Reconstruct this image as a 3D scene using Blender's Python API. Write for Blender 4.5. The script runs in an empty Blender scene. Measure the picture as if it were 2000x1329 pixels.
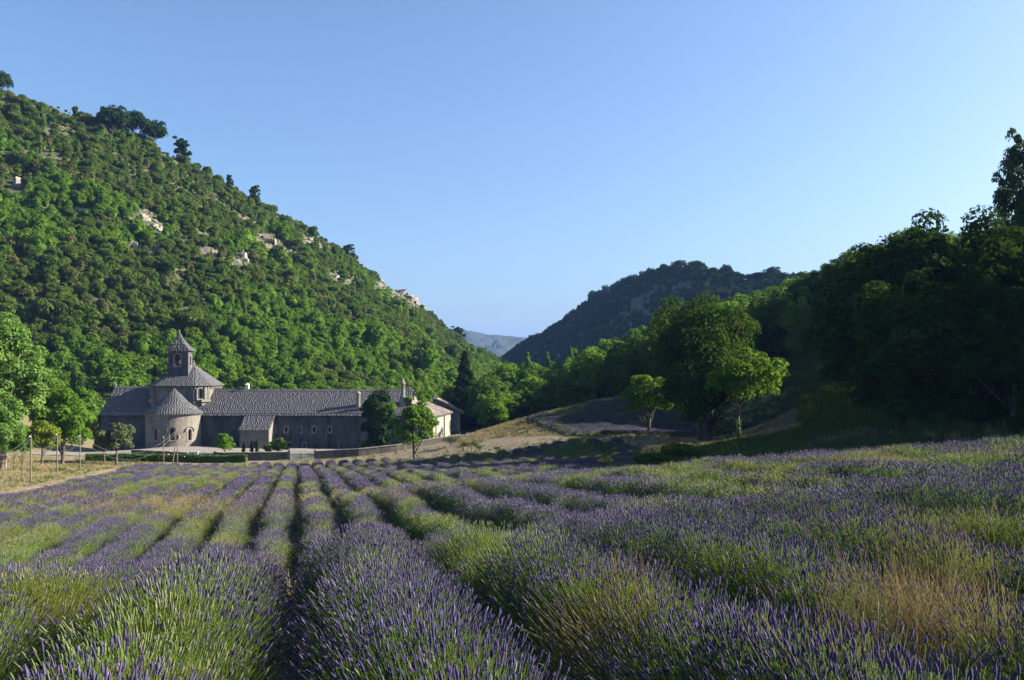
import bpy, math, random
import numpy as np
from mathutils import Vector, Matrix, Euler

SC = bpy.context.scene
COL = SC.collection
R = math.radians
rng = np.random.default_rng(7)
random.seed(7)

# ------------------------------------------------------------------ camera, sky, sun, exposure
F, H0 = 1700.0, 720.0                      # focal length and horizon row, in pixels of the 2000 px wide photograph
cam = bpy.data.cameras.new('camera')
cam.sensor_width = 36.0
cam.lens = 36.0 * F / 2000.0
cam.shift_y = (H0 - 664.5) / 2000.0
cam.clip_start, cam.clip_end = 0.1, 20000
camo = bpy.data.objects.new('camera', cam)
COL.objects.link(camo)
camo.rotation_euler = (math.pi / 2, 0, 0)
SC.camera = camo

SUN_AZ, SUN_EL = R(80), R(26)              # clockwise from the view direction
world = bpy.data.worlds.new('World')
SC.world = world
world.use_nodes = True
_nt = world.node_tree
_sky = _nt.nodes.new('ShaderNodeTexSky')
_sky.sky_type = 'NISHITA'
_sky.sun_disc = False
_sky.sun_elevation, _sky.sun_rotation = SUN_EL, SUN_AZ
_sky.air_density, _sky.dust_density, _sky.ozone_density = 1.0, 2.3, 5.0
_nt.links.new(_sky.outputs[0], _nt.nodes['Background'].inputs[0])
_nt.nodes['Background'].inputs[1].default_value = 0.068
sl = bpy.data.lights.new('sun', 'SUN')
sl.energy = 5.0
sl.angle = R(0.5)
sl.color = (1.0, 0.91, 0.76)
suno = bpy.data.objects.new('sun', sl)
COL.objects.link(suno)
SUN = Vector((math.cos(SUN_EL) * math.sin(SUN_AZ), math.cos(SUN_EL) * math.cos(SUN_AZ), math.sin(SUN_EL)))
suno.rotation_euler = SUN.to_track_quat('Z', 'Y').to_euler()
suno.location = (60, 20, 60)
SC.view_settings.view_transform = 'Standard'
SC.view_settings.look = 'None'
SC.view_settings.gamma = 1.0
SC.view_settings.use_curve_mapping = False
SC.view_settings.exposure = 1.75
SC.cycles.max_bounces = 6
SC.cycles.diffuse_bounces = 2
SC.cycles.glossy_bounces = 2
SC.cycles.transmission_bounces = 2
SC.cycles.transparent_max_bounces = 4
SC.cycles.volume_bounces = 0
SC.cycles.use_denoising = True
SC.cycles.caustics_reflective = SC.cycles.caustics_refractive = False

# ------------------------------------------------------------------ helpers
def P(px, py, Y):
    return np.array(((px - 1000.0) * Y / F, Y, (H0 - py) * Y / F))

def _hash(ix, iy, seed):
    h = (ix * 374761393 + iy * 668265263 + seed * 974634777) & 0xffffffff
    h = ((h ^ (h >> 13)) * 1274126177) & 0xffffffff
    return ((h ^ (h >> 16)) & 0xffff) / 65535.0

def vnoise(x, y, seed=0):
    x = np.asarray(x, float); y = np.asarray(y, float)
    ix = np.floor(x).astype(np.int64); iy = np.floor(y).astype(np.int64)
    fx = x - ix; fy = y - iy
    fx = fx * fx * (3 - 2 * fx); fy = fy * fy * (3 - 2 * fy)
    a = _hash(ix, iy, seed); b = _hash(ix + 1, iy, seed); c = _hash(ix, iy + 1, seed); d = _hash(ix + 1, iy + 1, seed)
    return (a * (1 - fx) + b * fx) * (1 - fy) + (c * (1 - fx) + d * fx) * fy

def fbm(x, y, seed=0, octv=4):
    t = 0; a = 0.5; s = 0
    for i in range(octv):
        t = t + a * vnoise(x * 2 ** i, y * 2 ** i, seed + i * 17); s += a; a *= 0.5
    return t / s

def sstep(a, b, x):
    t = np.clip((np.asarray(x, float) - a) / (b - a), 0, 1)
    return t * t * (3 - 2 * t)

def fast_mesh(name, V, Fq, mats=(), fm=None, smooth=False, tint=None):
    """V n x 3, Fq m x k faces of one size; fm material index per face; tint a float per face."""
    V = np.ascontiguousarray(V, dtype=np.float32); Fq = np.ascontiguousarray(Fq, dtype=np.int32)
    me = bpy.data.meshes.new(name)
    m, k = Fq.shape
    me.vertices.add(len(V)); me.vertices.foreach_set('co', V.ravel())
    me.loops.add(m * k); me.loops.foreach_set('vertex_index', Fq.ravel())
    me.polygons.add(m); me.polygons.foreach_set('loop_start', np.arange(0, m * k, k, dtype=np.int32))
    for x in mats: me.materials.append(x)
    if fm is not None: me.polygons.foreach_set('material_index', np.ascontiguousarray(fm, dtype=np.int32))
    if smooth: me.polygons.foreach_set('use_smooth', np.ones(m, dtype=bool))
    if tint is not None:
        a = me.attributes.new('tint', 'FLOAT', 'FACE'); a.data.foreach_set('value', np.ascontiguousarray(tint, dtype=np.float32))
    me.update(calc_edges=True)
    return me

def link(name, me, parent=None, kind=None, loc=None, rz=None):
    o = bpy.data.objects.new(name, me); COL.objects.link(o)
    if parent is not None: o.parent = parent
    if kind: o['kind'] = kind
    if loc is not None: o.location = [float(v) for v in loc]
    if rz is not None: o.rotation_euler = (0, 0, rz)
    return o

def tag(o, label, cat, group=None):
    o['label'] = label; o['category'] = cat
    if group: o['group'] = group
    return o

def thing(name, label, cat, loc=(0, 0, 0), rz=0, group=None):
    return tag(link(name, None, loc=loc, rz=rz), label, cat, group)

def dup(root, loc, rz=0, scl=(1, 1, 1), label=None, group=None, cat=None):
    r = root.copy(); COL.objects.link(r)
    r.location = [float(v) for v in loc]; r.rotation_euler = (0, 0, float(rz)); r.scale = [float(v) for v in scl]
    if label: r['label'] = label
    if group: r['group'] = group
    if cat: r['category'] = cat
    for ch in list(root.children):
        c = ch.copy(); COL.objects.link(c); c.parent = r
    return r

class MB:
    """collects boxes, prisms, tubes into one mesh"""
    def __init__(s): s.v = []; s.f = []
    def poly(s, pts, faces):
        n = len(s.v); s.v += [tuple(float(c) for c in p) for p in pts]
        s.f += [tuple(i + n for i in f) for f in faces]
    def hexa(s, p):           # 4 bottom + 4 top points
        s.poly(p, [(3, 2, 1, 0), (4, 5, 6, 7), (0, 1, 5, 4), (1, 2, 6, 5), (2, 3, 7, 6), (3, 0, 4, 7)])
    def box(s, x0, x1, y0, y1, z0, z1):
        s.hexa([(x0, y0, z0), (x1, y0, z0), (x1, y1, z0), (x0, y1, z0), (x0, y0, z1), (x1, y0, z1), (x1, y1, z1), (x0, y1, z1)])
    def tube(s, path, rad, n=6, cap=True):
        path = [Vector(p) for p in path]; rings = []
        for i, p in enumerate(path):
            d = (path[min(i + 1, len(path) - 1)] - path[max(i - 1, 0)]).normalized()
            a = d.cross(Vector((0.3, 0.9, 0.2)))
            if a.length < 1e-3: a = d.cross(Vector((1, 0, 0)))
            a.normalize(); b = d.cross(a)
            rings.append([p + (a * math.cos(2 * math.pi * j / n) + b * math.sin(2 * math.pi * j / n)) * rad[i] for j in range(n)])
        pts = [q for r in rings for q in r]; fs = []
        for i in range(len(path) - 1):
            for j in range(n):
                k = (j + 1) % n
                fs.append((i * n + j, i * n + k, (i + 1) * n + k, (i + 1) * n + j))
        if cap:
            fs.append(tuple(range(n - 1, -1, -1))); fs.append(tuple((len(path) - 1) * n + j for j in range(n)))
        s.poly(pts, fs)
    def lathe(s, cx, cy, prof, n=16, a0=0, a1=2 * math.pi):
        full = abs(a1 - a0 - 2 * math.pi) < 1e-6; m = n if full else n + 1
        pts = [(cx + r * math.cos(a0 + (a1 - a0) * j / n), cy + r * math.sin(a0 + (a1 - a0) * j / n), z) for r, z in prof for j in range(m)]
        fs = []
        for i in range(len(prof) - 1):
            for j in range(n):
                k = (j + 1) % m
                fs.append((i * m + j, i * m + k, (i + 1) * m + k, (i + 1) * m + j))
        s.poly(pts, fs)
    def mesh(s, name, mat, smooth=False):
        me = bpy.data.meshes.new(name); me.from_pydata(s.v, [], s.f)
        for m in (mat if isinstance(mat, (list, tuple)) else [mat]): me.materials.append(m)
        if smooth:
            for p in me.polygons: p.use_smooth = True
        me.update(); return me
    def build(s, name, mat, parent=None, smooth=False, kind=None):
        return link(name, s.mesh(name, mat, smooth), parent, kind)

# ------------------------------------------------------------------ materials
def new_mat(name):
    m = bpy.data.materials.new(name); m.use_nodes = True
    nt = m.node_tree; nt.nodes.clear()
    out = nt.nodes.new('ShaderNodeOutputMaterial')
    return m, nt, out

def N(nt, typ, **kw):
    n = nt.nodes.new(typ)
    for k, v in kw.items():
        if k.startswith('i_'):
            key = k[2:]; n.inputs[int(key) if key.isdigit() else key.replace('_', ' ')].default_value = v
        else: setattr(n, k, v)
    return n

def ramp(nt, fac, stops):
    r = nt.nodes.new('ShaderNodeValToRGB'); e = r.color_ramp.elements
    while len(e) > 1: e.remove(e[-1])
    e[0].position = stops[0][0]; e[0].color = (*stops[0][1], 1)
    for p, c in stops[1:]:
        x = e.new(p); x.color = (*c, 1)
    nt.links.new(fac, r.inputs[0]); return r.outputs[0]

def mixc(nt, fac, a, b, mode='MIX'):
    n = nt.nodes.new('ShaderNodeMix'); n.data_type = 'RGBA'; n.blend_type = mode
    for s, v in ((n.inputs[0], fac), (n.inputs[6], a), (n.inputs[7], b)):
        if hasattr(v, 'links'): nt.links.new(v, s)
        elif isinstance(v, (int, float)): s.default_value = v
        else: s.default_value = (*v, 1)
    return n.outputs[2]

def noise(nt, scale, detail=3, rough=0.55, vec=None, out=0):
    n = N(nt, 'ShaderNodeTexNoise', i_Scale=scale, i_Detail=detail, i_Roughness=rough)
    if vec is not None: nt.links.new(vec, n.inputs['Vector'])
    return n.outputs[out]

def pos(nt): return nt.nodes.new('ShaderNodeNewGeometry').outputs['Position']

def leaf_mat(name, dark, mid, light, transl=0.35, tcol=None, gloss=0.0):
    """leaf colour varies leaf by leaf (tint) and from one tree to the next (object random)"""
    m, nt, out = new_mat(name)
    at = N(nt, 'ShaderNodeAttribute', attribute_name='tint').outputs['Fac']
    oi = nt.nodes.new('ShaderNodeObjectInfo').outputs['Random']
    mx = N(nt, 'ShaderNodeMath', operation='MULTIPLY_ADD', i_1=0.55)
    nt.links.new(at, mx.inputs[0])
    m2 = N(nt, 'ShaderNodeMath', operation='MULTIPLY', i_1=0.45); nt.links.new(oi, m2.inputs[0]); nt.links.new(m2.outputs[0], mx.inputs[2])
    col = ramp(nt, mx.outputs[0], [(0.0, dark), (0.5, mid), (1.0, light)])
    d = nt.nodes.new('ShaderNodeBsdfDiffuse'); nt.links.new(col, d.inputs[0])
    t = nt.nodes.new('ShaderNodeBsdfTranslucent')
    tc = mixc(nt, 0.6, col, tcol or tuple(min(1, c * 1.6) for c in light)); nt.links.new(tc, t.inputs[0])
    s = N(nt, 'ShaderNodeMixShader', i_0=transl); nt.links.new(d.outputs[0], s.inputs[1]); nt.links.new(t.outputs[0], s.inputs[2])
    res = s.outputs[0]
    if gloss:
        g = N(nt, 'ShaderNodeBsdfGlossy', i_Roughness=0.45); g.inputs[0].default_value = (1, 1, 1, 1)
        s2 = N(nt, 'ShaderNodeMixShader', i_0=gloss); nt.links.new(res, s2.inputs[1]); nt.links.new(g.outputs[0], s2.inputs[2]); res = s2.outputs[0]
    nt.links.new(res, out.inputs[0]); return m

def plain_mat(name, stops, scale=4.0, rough=0.85, bump=0.3, bscale=None, metallic=0.0, detail=4):
    m, nt, out = new_mat(name)
    p = N(nt, 'ShaderNodeBsdfPrincipled', i_Roughness=rough, i_Metallic=metallic)
    nt.links.new(p.outputs[0], out.inputs[0])
    v = pos(nt)
    c = ramp(nt, noise(nt, scale, detail, 0.6, v), stops); nt.links.new(c, p.inputs['Base Color'])
    if bump:
        b = N(nt, 'ShaderNodeBump', i_Strength=bump, i_Distance=0.05)
        nt.links.new(noise(nt, bscale or scale * 4, 4, 0.6, v), b.inputs['Height']); nt.links.new(b.outputs[0], p.inputs['Normal'])
    return m

def stone_wall_mat(name, base, mortar, dirt, bw=0.55, bh=0.28, dirt_amt=0.6, bump=0.5):
    """coursed stone: X along the wall taken from x+y, so it fits any upright wall"""
    m, nt, out = new_mat(name)
    p = N(nt, 'ShaderNodeBsdfPrincipled', i_Roughness=0.9); nt.links.new(p.outputs[0], out.inputs[0])
    v = pos(nt)
    sx = nt.nodes.new('ShaderNodeSeparateXYZ'); nt.links.new(v, sx.inputs[0])
    ad = N(nt, 'ShaderNodeMath', operation='MULTIPLY_ADD', i_1=0.9); nt.links.new(sx.outputs[1], ad.inputs[0]); nt.links.new(sx.outputs[0], ad.inputs[2])
    cb = nt.nodes.new('ShaderNodeCombineXYZ'); nt.links.new(ad.outputs[0], cb.inputs[0]); nt.links.new(sx.outputs[2], cb.inputs[1])
    br = N(nt, 'ShaderNodeTexBrick', i_Scale=1.0); nt.links.new(cb.outputs[0], br.inputs['Vector'])
    br.inputs['Color1'].default_value = (*base, 1); br.inputs['Color2'].default_value = (*[c * 0.72 for c in base], 1)
    br.inputs['Mortar'].default_value = (*mortar, 1); br.inputs['Mortar Size'].default_value = 0.014
    br.inputs['Brick Width'].default_value = bw; br.inputs['Row Height'].default_value = bh; br.inputs['Bias'].default_value = -0.2
    nz = noise(nt, 0.45, 5, 0.65, v)
    st = N(nt, 'ShaderNodeMapping', vector_type='POINT'); st.inputs['Scale'].default_value = (1.6, 1.6, 0.22); nt.links.new(v, st.inputs[0])
    nz2 = noise(nt, 0.8, 4, 0.6, st.outputs[0])
    mm = N(nt, 'ShaderNodeMath', operation='MULTIPLY'); nt.links.new(nz, mm.inputs[0]); nt.links.new(nz2, mm.inputs[1])
    mr = N(nt, 'ShaderNodeMapRange', i_1=0.17, i_2=0.36, i_3=0.0, i_4=dirt_amt); nt.links.new(mm.outputs[0], mr.inputs[0])
    c = mixc(nt, mr.outputs[0], br.outputs[0], dirt)
    c = mixc(nt, 0.45, c, ramp(nt, noise(nt, 3.0, 5, 0.7, v), [(0.3, (0.55, 0.55, 0.55)), (0.7, (1, 1, 1))]), 'MULTIPLY')
    nt.links.new(c, p.inputs['Base Color'])
    b = N(nt, 'ShaderNodeBump', i_Strength=bump, i_Distance=0.06)
    hm = N(nt, 'ShaderNodeMath', operation='MULTIPLY_ADD', i_1=-0.8); nt.links.new(br.outputs['Fac'], hm.inputs[0]); nt.links.new(noise(nt, 5.0, 4, 0.6, v), hm.inputs[2])
    nt.links.new(hm.outputs[0], b.inputs['Height']); nt.links.new(b.outputs[0], p.inputs['Normal'])
    return m

def tint_mat(name, stops, rough=0.85):
    m, nt, out = new_mat(name)
    p = N(nt, 'ShaderNodeBsdfPrincipled', i_Roughness=rough); nt.links.new(p.outputs[0], out.inputs[0])
    at = N(nt, 'ShaderNodeAttribute', attribute_name='tint').outputs['Fac']
    c = ramp(nt, at, stops)
    c = mixc(nt, 0.5, c, ramp(nt, noise(nt, 2.5, 4, 0.7, pos(nt)), [(0.3, (0.6, 0.6, 0.6)), (0.7, (1, 1, 1))]), 'MULTIPLY')
    nt.links.new(c, p.inputs['Base Color']); return m

M = {}
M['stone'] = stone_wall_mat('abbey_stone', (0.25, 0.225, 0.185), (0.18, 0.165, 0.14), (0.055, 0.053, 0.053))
M['stone_dark'] = stone_wall_mat('weathered_shade_toned_stone', (0.095, 0.096, 0.102), (0.062, 0.063, 0.068), (0.020, 0.024, 0.033), dirt_amt=0.85)  # weathered stone, toned darker and bluer to paint shade into wing walls and belfry
M['stone_pale'] = stone_wall_mat('pale_stone', (0.27, 0.245, 0.205), (0.2, 0.185, 0.155), (0.13, 0.12, 0.105), dirt_amt=0.35)
M['render'] = plain_mat('lime_render', [(0.25, (0.26, 0.235, 0.19)), (0.75, (0.32, 0.295, 0.245))], 1.2, bump=0.15)
M['wall_dark'] = stone_wall_mat('enclosure_stone', (0.17, 0.15, 0.12), (0.12, 0.105, 0.09), (0.04, 0.038, 0.035), 0.4, 0.2, 0.8)
M['slab'] = tint_mat('roof_slabs', [(0, (0.062, 0.063, 0.071)), (0.6, (0.074, 0.075, 0.083)), (0.96, (0.092, 0.092, 0.098)), (1, (0.18, 0.178, 0.175))], 0.75)
M['roofbed'] = plain_mat('roof_bed', [(0.2, (0.08, 0.075, 0.07)), (0.8, (0.14, 0.13, 0.12))], 3)
M['tile'] = tint_mat('clay_tiles', [(0, (0.13, 0.10, 0.08)), (0.5, (0.2, 0.165, 0.135)), (1, (0.3, 0.265, 0.225))], 0.85)
M['dark'] = plain_mat('dark_opening', [(0, (0.010, 0.010, 0.011)), (1, (0.018, 0.018, 0.018))], 3, bump=0)
M['bronze'] = plain_mat('bell_bronze', [(0, (0.10, 0.08, 0.05)), (1, (0.16, 0.12, 0.07))], 6, 0.5, 0, metallic=0.6)
M['bark'] = plain_mat('bark', [(0.25, (0.045, 0.036, 0.028)), (0.75, (0.13, 0.105, 0.08))], 7, 0.95, 0.8, 14)
M['bark_pale'] = plain_mat('pale_bark', [(0.25, (0.13, 0.10, 0.075)), (0.75, (0.25, 0.2, 0.15))], 7, 0.95, 0.6, 14)
M['wood'] = plain_mat('weathered_wood', [(0.25, (0.09, 0.078, 0.065)), (0.75, (0.18, 0.16, 0.135))], 9, 0.9, 0.4)
M['wire'] = plain_mat('grey_wire', [(0, (0.12, 0.12, 0.125)), (1, (0.18, 0.18, 0.18))], 3, 0.5, 0, metallic=0.4)
M['white_metal'] = plain_mat('white_painted_metal', [(0, (0.62, 0.62, 0.58)), (1, (0.76, 0.76, 0.72))], 5, 0.5, 0)
M['galv'] = plain_mat('galvanised_steel', [(0, (0.38, 0.39, 0.40)), (1, (0.52, 0.53, 0.54))], 6, 0.45, 0, metallic=0.5)
M['rock'] = plain_mat('limestone', [(0.25, (0.10, 0.09, 0.075)), (0.5, (0.20, 0.18, 0.15)), (0.75, (0.33, 0.30, 0.25))], 0.5, 0.95, 1.0, 1.6, detail=7)
M['pink'] = plain_mat('faded_red_paint', [(0, (0.45, 0.16, 0.13)), (1, (0.55, 0.22, 0.18))], 5, 0.7, 0)
M['white_stone'] = plain_mat('whitewashed_stone', [(0.2, (0.55, 0.53, 0.48)), (0.8, (0.72, 0.70, 0.64))], 4, 0.8, 0.2)
M['oak'] = leaf_mat('oak_leaves', (0.022, 0.050, 0.010), (0.045, 0.095, 0.016), (0.085, 0.15, 0.025), 0.32, (0.16, 0.26, 0.03))
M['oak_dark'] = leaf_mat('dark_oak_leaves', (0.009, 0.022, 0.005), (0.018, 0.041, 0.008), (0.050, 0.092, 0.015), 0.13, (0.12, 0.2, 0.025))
M['oak_mid'] = leaf_mat('great_oak_leaves', (0.013, 0.030, 0.007), (0.026, 0.057, 0.010), (0.060, 0.108, 0.017), 0.2, (0.13, 0.21, 0.025))
M['oak_bright'] = leaf_mat('bright_leaves', (0.045, 0.10, 0.012), (0.085, 0.165, 0.018), (0.14, 0.235, 0.03), 0.38, (0.22, 0.36, 0.04))
M['lime'] = leaf_mat('yellow_green_leaves', (0.09, 0.13, 0.015), (0.15, 0.20, 0.022), (0.24, 0.28, 0.04), 0.4, (0.36, 0.42, 0.05))
M['scrub'] = leaf_mat('holm_oak_leaves', (0.028, 0.056, 0.013), (0.060, 0.105, 0.018), (0.135, 0.180, 0.028), 0.3, (0.12, 0.19, 0.03))
M['scrub_olive'] = leaf_mat('olive_scrub_leaves', (0.055, 0.062, 0.022), (0.095, 0.105, 0.034), (0.16, 0.165, 0.06), 0.22, (0.15, 0.18, 0.05))
M['scrub_green'] = leaf_mat('downy_oak_leaves', (0.045, 0.100, 0.012), (0.085, 0.165, 0.018), (0.165, 0.245, 0.026), 0.34, (0.16, 0.25, 0.03))
M['pine_pale'] = leaf_mat('pale_pine_needles', (0.022, 0.05, 0.016), (0.045, 0.085, 0.024), (0.09, 0.14, 0.04), 0.25, (0.1, 0.16, 0.04))
M['pine'] = leaf_mat('pine_needles', (0.012, 0.030, 0.012), (0.024, 0.050, 0.017), (0.045, 0.078, 0.022), 0.15, (0.05, 0.09, 0.02))
M['cypress'] = leaf_mat('cypress_sprays', (0.010, 0.026, 0.010), (0.020, 0.045, 0.014), (0.045, 0.08, 0.022), 0.15, (0.05, 0.09, 0.02))
M['olive'] = leaf_mat('olive_leaves', (0.05, 0.07, 0.03), (0.085, 0.11, 0.05), (0.14, 0.17, 0.08), 0.25, (0.15, 0.2, 0.07))
M['poplar'] = leaf_mat('poplar_leaves', (0.045, 0.105, 0.022), (0.085, 0.165, 0.032), (0.16, 0.25, 0.065), 0.36, (0.2, 0.34, 0.06))
M['hedge'] = leaf_mat('hedge_leaves', (0.025, 0.06, 0.012), (0.05, 0.10, 0.015), (0.09, 0.15, 0.02), 0.25)
M['broom'] = leaf_mat('broom_sprigs', (0.035, 0.07, 0.02), (0.06, 0.10, 0.02), (0.5, 0.40, 0.02), 0.25, (0.4, 0.36, 0.02))
# ------------------------------------------------------------------ terrain: a smooth surface through surveyed spots (x, y, z), eye at z = 0
_C = [(0, -12, -1.7), (0, 0, -1.75), (-7, 0, -1.85), (8, 0, -1.6), (-30, 0, -4.0), (30, 0, -1.0), (30, -15, -0.8), (-30, -15, -3.4),
      (0, 5, -2.2), (-4, 5, -2.3), (4, 5, -2.1), (-2, 11.5, -3.1), (-5, 11.5, -3.35), (-3.5, 15.5, -4.25), (-8, 15.5, -4.5), (-12, 11, -3.95), (3, 11.5, -2.7), (9, 11, -2.2), (-22, 18, -5.2),
      (5, 7.5, -2.25), (5, 21, -3.3), (12, 20, -2.75), (10, 31, -3.85), (17.6, 30, -3.2), (26, 30, -2.5), (-1.3, 32.6, -5.0), (-4.5, 34, -5.7), (4, 32, -4.45), (0, 24, -4.4),
      (-3.5, 20, -5.3), (-8, 20.5, -5.6), (-6.8, 27.5, -6.2), (-5.7, 30, -6.3), (-17.6, 30, -6.5), (-12, 20, -5.75), (-12, 50, -7.9), (-25, 50, -7.95), (-20, 80, -10.2), (-35, 80, -10.3), (-28, 115, -13.1), (-45, 113, -13.1),
      (-4.7, 60, -7.9), (5, 60, -7.5), (11, 90, -9.0), (-5, 90, -10.2), (12, 60, -7.3), (2, 45, -6.4),
      (12, 44, -6.3), (20, 45, -5.7), (28, 45, -4.9), (22, 60, -6.3), (35, 60, -4.9)]
_G = [(1453, 872, 75), (1680, 820, 75), (2000, 800, 75), (1265, 855, 97), (1380, 865, 97), (1442, 860, 95), (1560, 800, 100), (1680, 762, 95), (1580, 722, 125), (1800, 737, 95), (2000, 735, 95),
      (1060, 824, 128), (1210, 851, 105), (1300, 792, 140), (1560, 790, 125), (1450, 846, 102), (960, 868, 118), (950, 850, 126), (1050, 813, 135), (1210, 777, 142), (1050, 838, 160), (1210, 806, 165), (950, 850, 150),
      (960, 880, 110), (800, 900, 112), (1100, 862, 106), (620, 904, 120), (342, 873, 140), (600, 878, 141), (700, 880, 141), (850, 866, 138), (200, 884, 145), (600, 862, 170), (300, 862, 170), (850, 845, 170),
      (0, 932, 75), (0, 905, 95), (130, 908, 112), (250, 903, 122), (400, 903, 124), (0, 880, 130), (-300, 880, 110),
      (1250, 722, 205), (1500, 640, 200), (1100, 762, 205), (1700, 560, 190), (2000, 530, 180), (1400, 712, 172), (1600, 648, 165), (1850, 612, 145), (950, 800, 210)]
_C += [tuple(P(*g)) for g in _G]
_C += [(-60, 30, -6.5), (-90, 70, -8), (-90, 120, -9), (60, 28, -0.8), (60, 55, -2), (95, 55, 2), (85, 90, 4), (100, 130, 11), (80, 180, 13), (110, 200, 19), (-60, 190, -8), (-100, 170, -6), (100, 0, 0), (-100, 0, -8)]
_C = np.array(_C)
_S = 40.0
def _phi(r2):
    return np.where(r2 > 1e-9, 0.5 * r2 * np.log(r2 + 1e-12), 0.0)
def _fit(C, lam=0.004):
    n = len(C); xy = C[:, :2] / _S
    r2 = ((xy[:, None] - xy[None]) ** 2).sum(2)
    K = _phi(r2) + lam * np.eye(n); Q = np.c_[np.ones(n), xy]
    A = np.block([[K, Q], [Q.T, np.zeros((3, 3))]])
    return xy, np.linalg.solve(A, np.r_[C[:, 2], 0, 0, 0])
_xy, _w = _fit(_C)
def gz(x, y):
    x = np.atleast_1d(np.asarray(x, float)); y = np.atleast_1d(np.asarray(y, float)); sh = x.shape
    xc = np.clip(x.ravel(), -105, 112); yc = np.clip(y.ravel(), -15, 212); out = np.empty(xc.size)
    for a in range(0, xc.size, 20000):
        q = np.c_[xc[a:a + 20000], yc[a:a + 20000]] / _S
        r2 = ((q[:, None] - _xy[None]) ** 2).sum(2)
        out[a:a + 20000] = _phi(r2) @ _w[:-3] + _w[-3] + q @ _w[-2:]
    far = sstep(205, 420, y.ravel())
    out = out * (1 - far) + far * -22
    return out.reshape(sh)
def g1(x, y): return float(gz(x, y)[0])
def hit(px, py, y0=3.0, y1=230.0):
    """first place, from y0 outward, where the ray through a photograph pixel meets the ground"""
    Y = np.linspace(y0, y1, 1500); d = gz((px - 1000) * Y / F, Y) - (H0 - py) * Y / F
    i = np.argmax(d > 0) if (d > 0).any() else np.argmin(-d)
    return np.array(((px - 1000) * Y[i] / F, Y[i], g1((px - 1000) * Y[i] / F, Y[i])))

def inside(poly, x, y):
    x = np.asarray(x, float); y = np.asarray(y, float); r = np.zeros(x.shape, bool); n = len(poly)
    for i in range(n):
        x0, y0 = poly[i]; x1, y1 = poly[(i + 1) % n]
        c = ((y0 > y) != (y1 > y)); xi = (x1 - x0) * (y - y0) / ((y1 - y0) or 1e-9) + x0
        r ^= c & (x < xi)
    return r

FIELD = [(-15, -6), (-17.6, 12), (-23, 30), (-28, 47), (-37, 80), (-46.5, 113), (-38, 116.5), (-27, 117.5), (-18, 113), (-9, 101), (-1.5, 98), (7, 100), (12.5, 94), (13, 88), (9.5, 70), (6.5, 55), (3.5, 40), (8, 34.5), (24, 33), (44, 34), (46, -6)]
UPPER = [(2, 132), (6, 119), (11, 106), (28.5, 101), (36, 110), (38, 122), (30, 133), (22, 141)]

def tensor(a, b, n0, dense0, dense1, step, grow=1.22):
    xs = list(np.arange(dense0, dense1 + 1e-6, step)); s = step
    while xs[-1] < b: s *= grow; xs.append(xs[-1] + s)
    s = step
    while xs[0] > a: s *= grow; xs.insert(0, xs[0] - s)
    return np.array(xs)
gx = tensor(-6000, 6000, 0, -100, 105, 1.0); gy = tensor(-3000, 9000, 0, -8, 205, 0.9)
GX, GY = np.meshgrid(gx, gy)
GZ = gz(GX, GY)
_near = sstep(200, 120, np.abs(GY - 90))
GZ += (fbm(GX * 0.5, GY * 0.5, 3) - 0.5) * 0.16 * _near
nx, ny = len(gx), len(gy)
I = np.arange(nx * ny).reshape(ny, nx)
FQ = np.stack([I[:-1, :-1], I[:-1, 1:], I[1:, 1:], I[1:, :-1]], -1).reshape(-1, 4)

# zones of the ground: what grows or lies there
inF = inside(FIELD, GX, GY) | inside(UPPER, GX, GY)
sandz = np.zeros(GX.shape)
def zone(poly): return inside(poly, GX, GY)
PX = 1000 + F * GX / np.maximum(GY, 1); PY = H0 - F * GZ / np.maximum(GY, 1)
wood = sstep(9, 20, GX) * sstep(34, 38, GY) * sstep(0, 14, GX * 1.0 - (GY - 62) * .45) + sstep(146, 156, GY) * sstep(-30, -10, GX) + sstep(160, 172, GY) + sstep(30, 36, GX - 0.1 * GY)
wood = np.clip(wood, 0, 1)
m, nt, out = new_mat('ground_soil')
pb = N(nt, 'ShaderNodeBsdfPrincipled', i_Roughness=0.95); nt.links.new(pb.outputs[0], out.inputs[0])
v = pos(nt)
za = N(nt, 'ShaderNodeAttribute', attribute_name='zone')
sp = nt.nodes.new('ShaderNodeSeparateColor'); nt.links.new(za.outputs['Color'], sp.inputs[0])
n1 = noise(nt, 0.35, 5, 0.65, v); n2 = noise(nt, 5.0, 5, 0.7, v)
grass = mixc(nt, 0.5, ramp(nt, n1, [(0.3, (0.07, 0.08, 0.02)), (0.5, (0.15, 0.125, 0.05)), (0.7, (0.24, 0.19, 0.09))]), ramp(nt, n2, [(0.3, (0.08, 0.07, 0.03)), (0.7, (0.25, 0.2, 0.10))]))
soil = ramp(nt, n2, [(0.3, (0.05, 0.037, 0.027)), (0.6, (0.10, 0.077, 0.053)), (0.8, (0.19, 0.155, 0.115))])
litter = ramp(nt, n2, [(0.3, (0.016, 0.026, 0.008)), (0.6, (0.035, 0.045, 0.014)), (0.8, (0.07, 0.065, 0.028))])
sand = ramp(nt, n2, [(0.3, (0.11, 0.085, 0.05)), (0.7, (0.21, 0.165, 0.10))])
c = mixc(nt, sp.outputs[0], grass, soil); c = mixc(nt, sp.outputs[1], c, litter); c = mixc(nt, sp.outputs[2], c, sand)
nt.links.new(c, pb.inputs['Base Color'])
b = N(nt, 'ShaderNodeBump', i_Strength=0.7, i_Distance=0.08); nt.links.new(noise(nt, 9, 5, 0.7, v), b.inputs['Height']); nt.links.new(b.outputs[0], pb.inputs['Normal'])
M['ground'] = m
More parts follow.
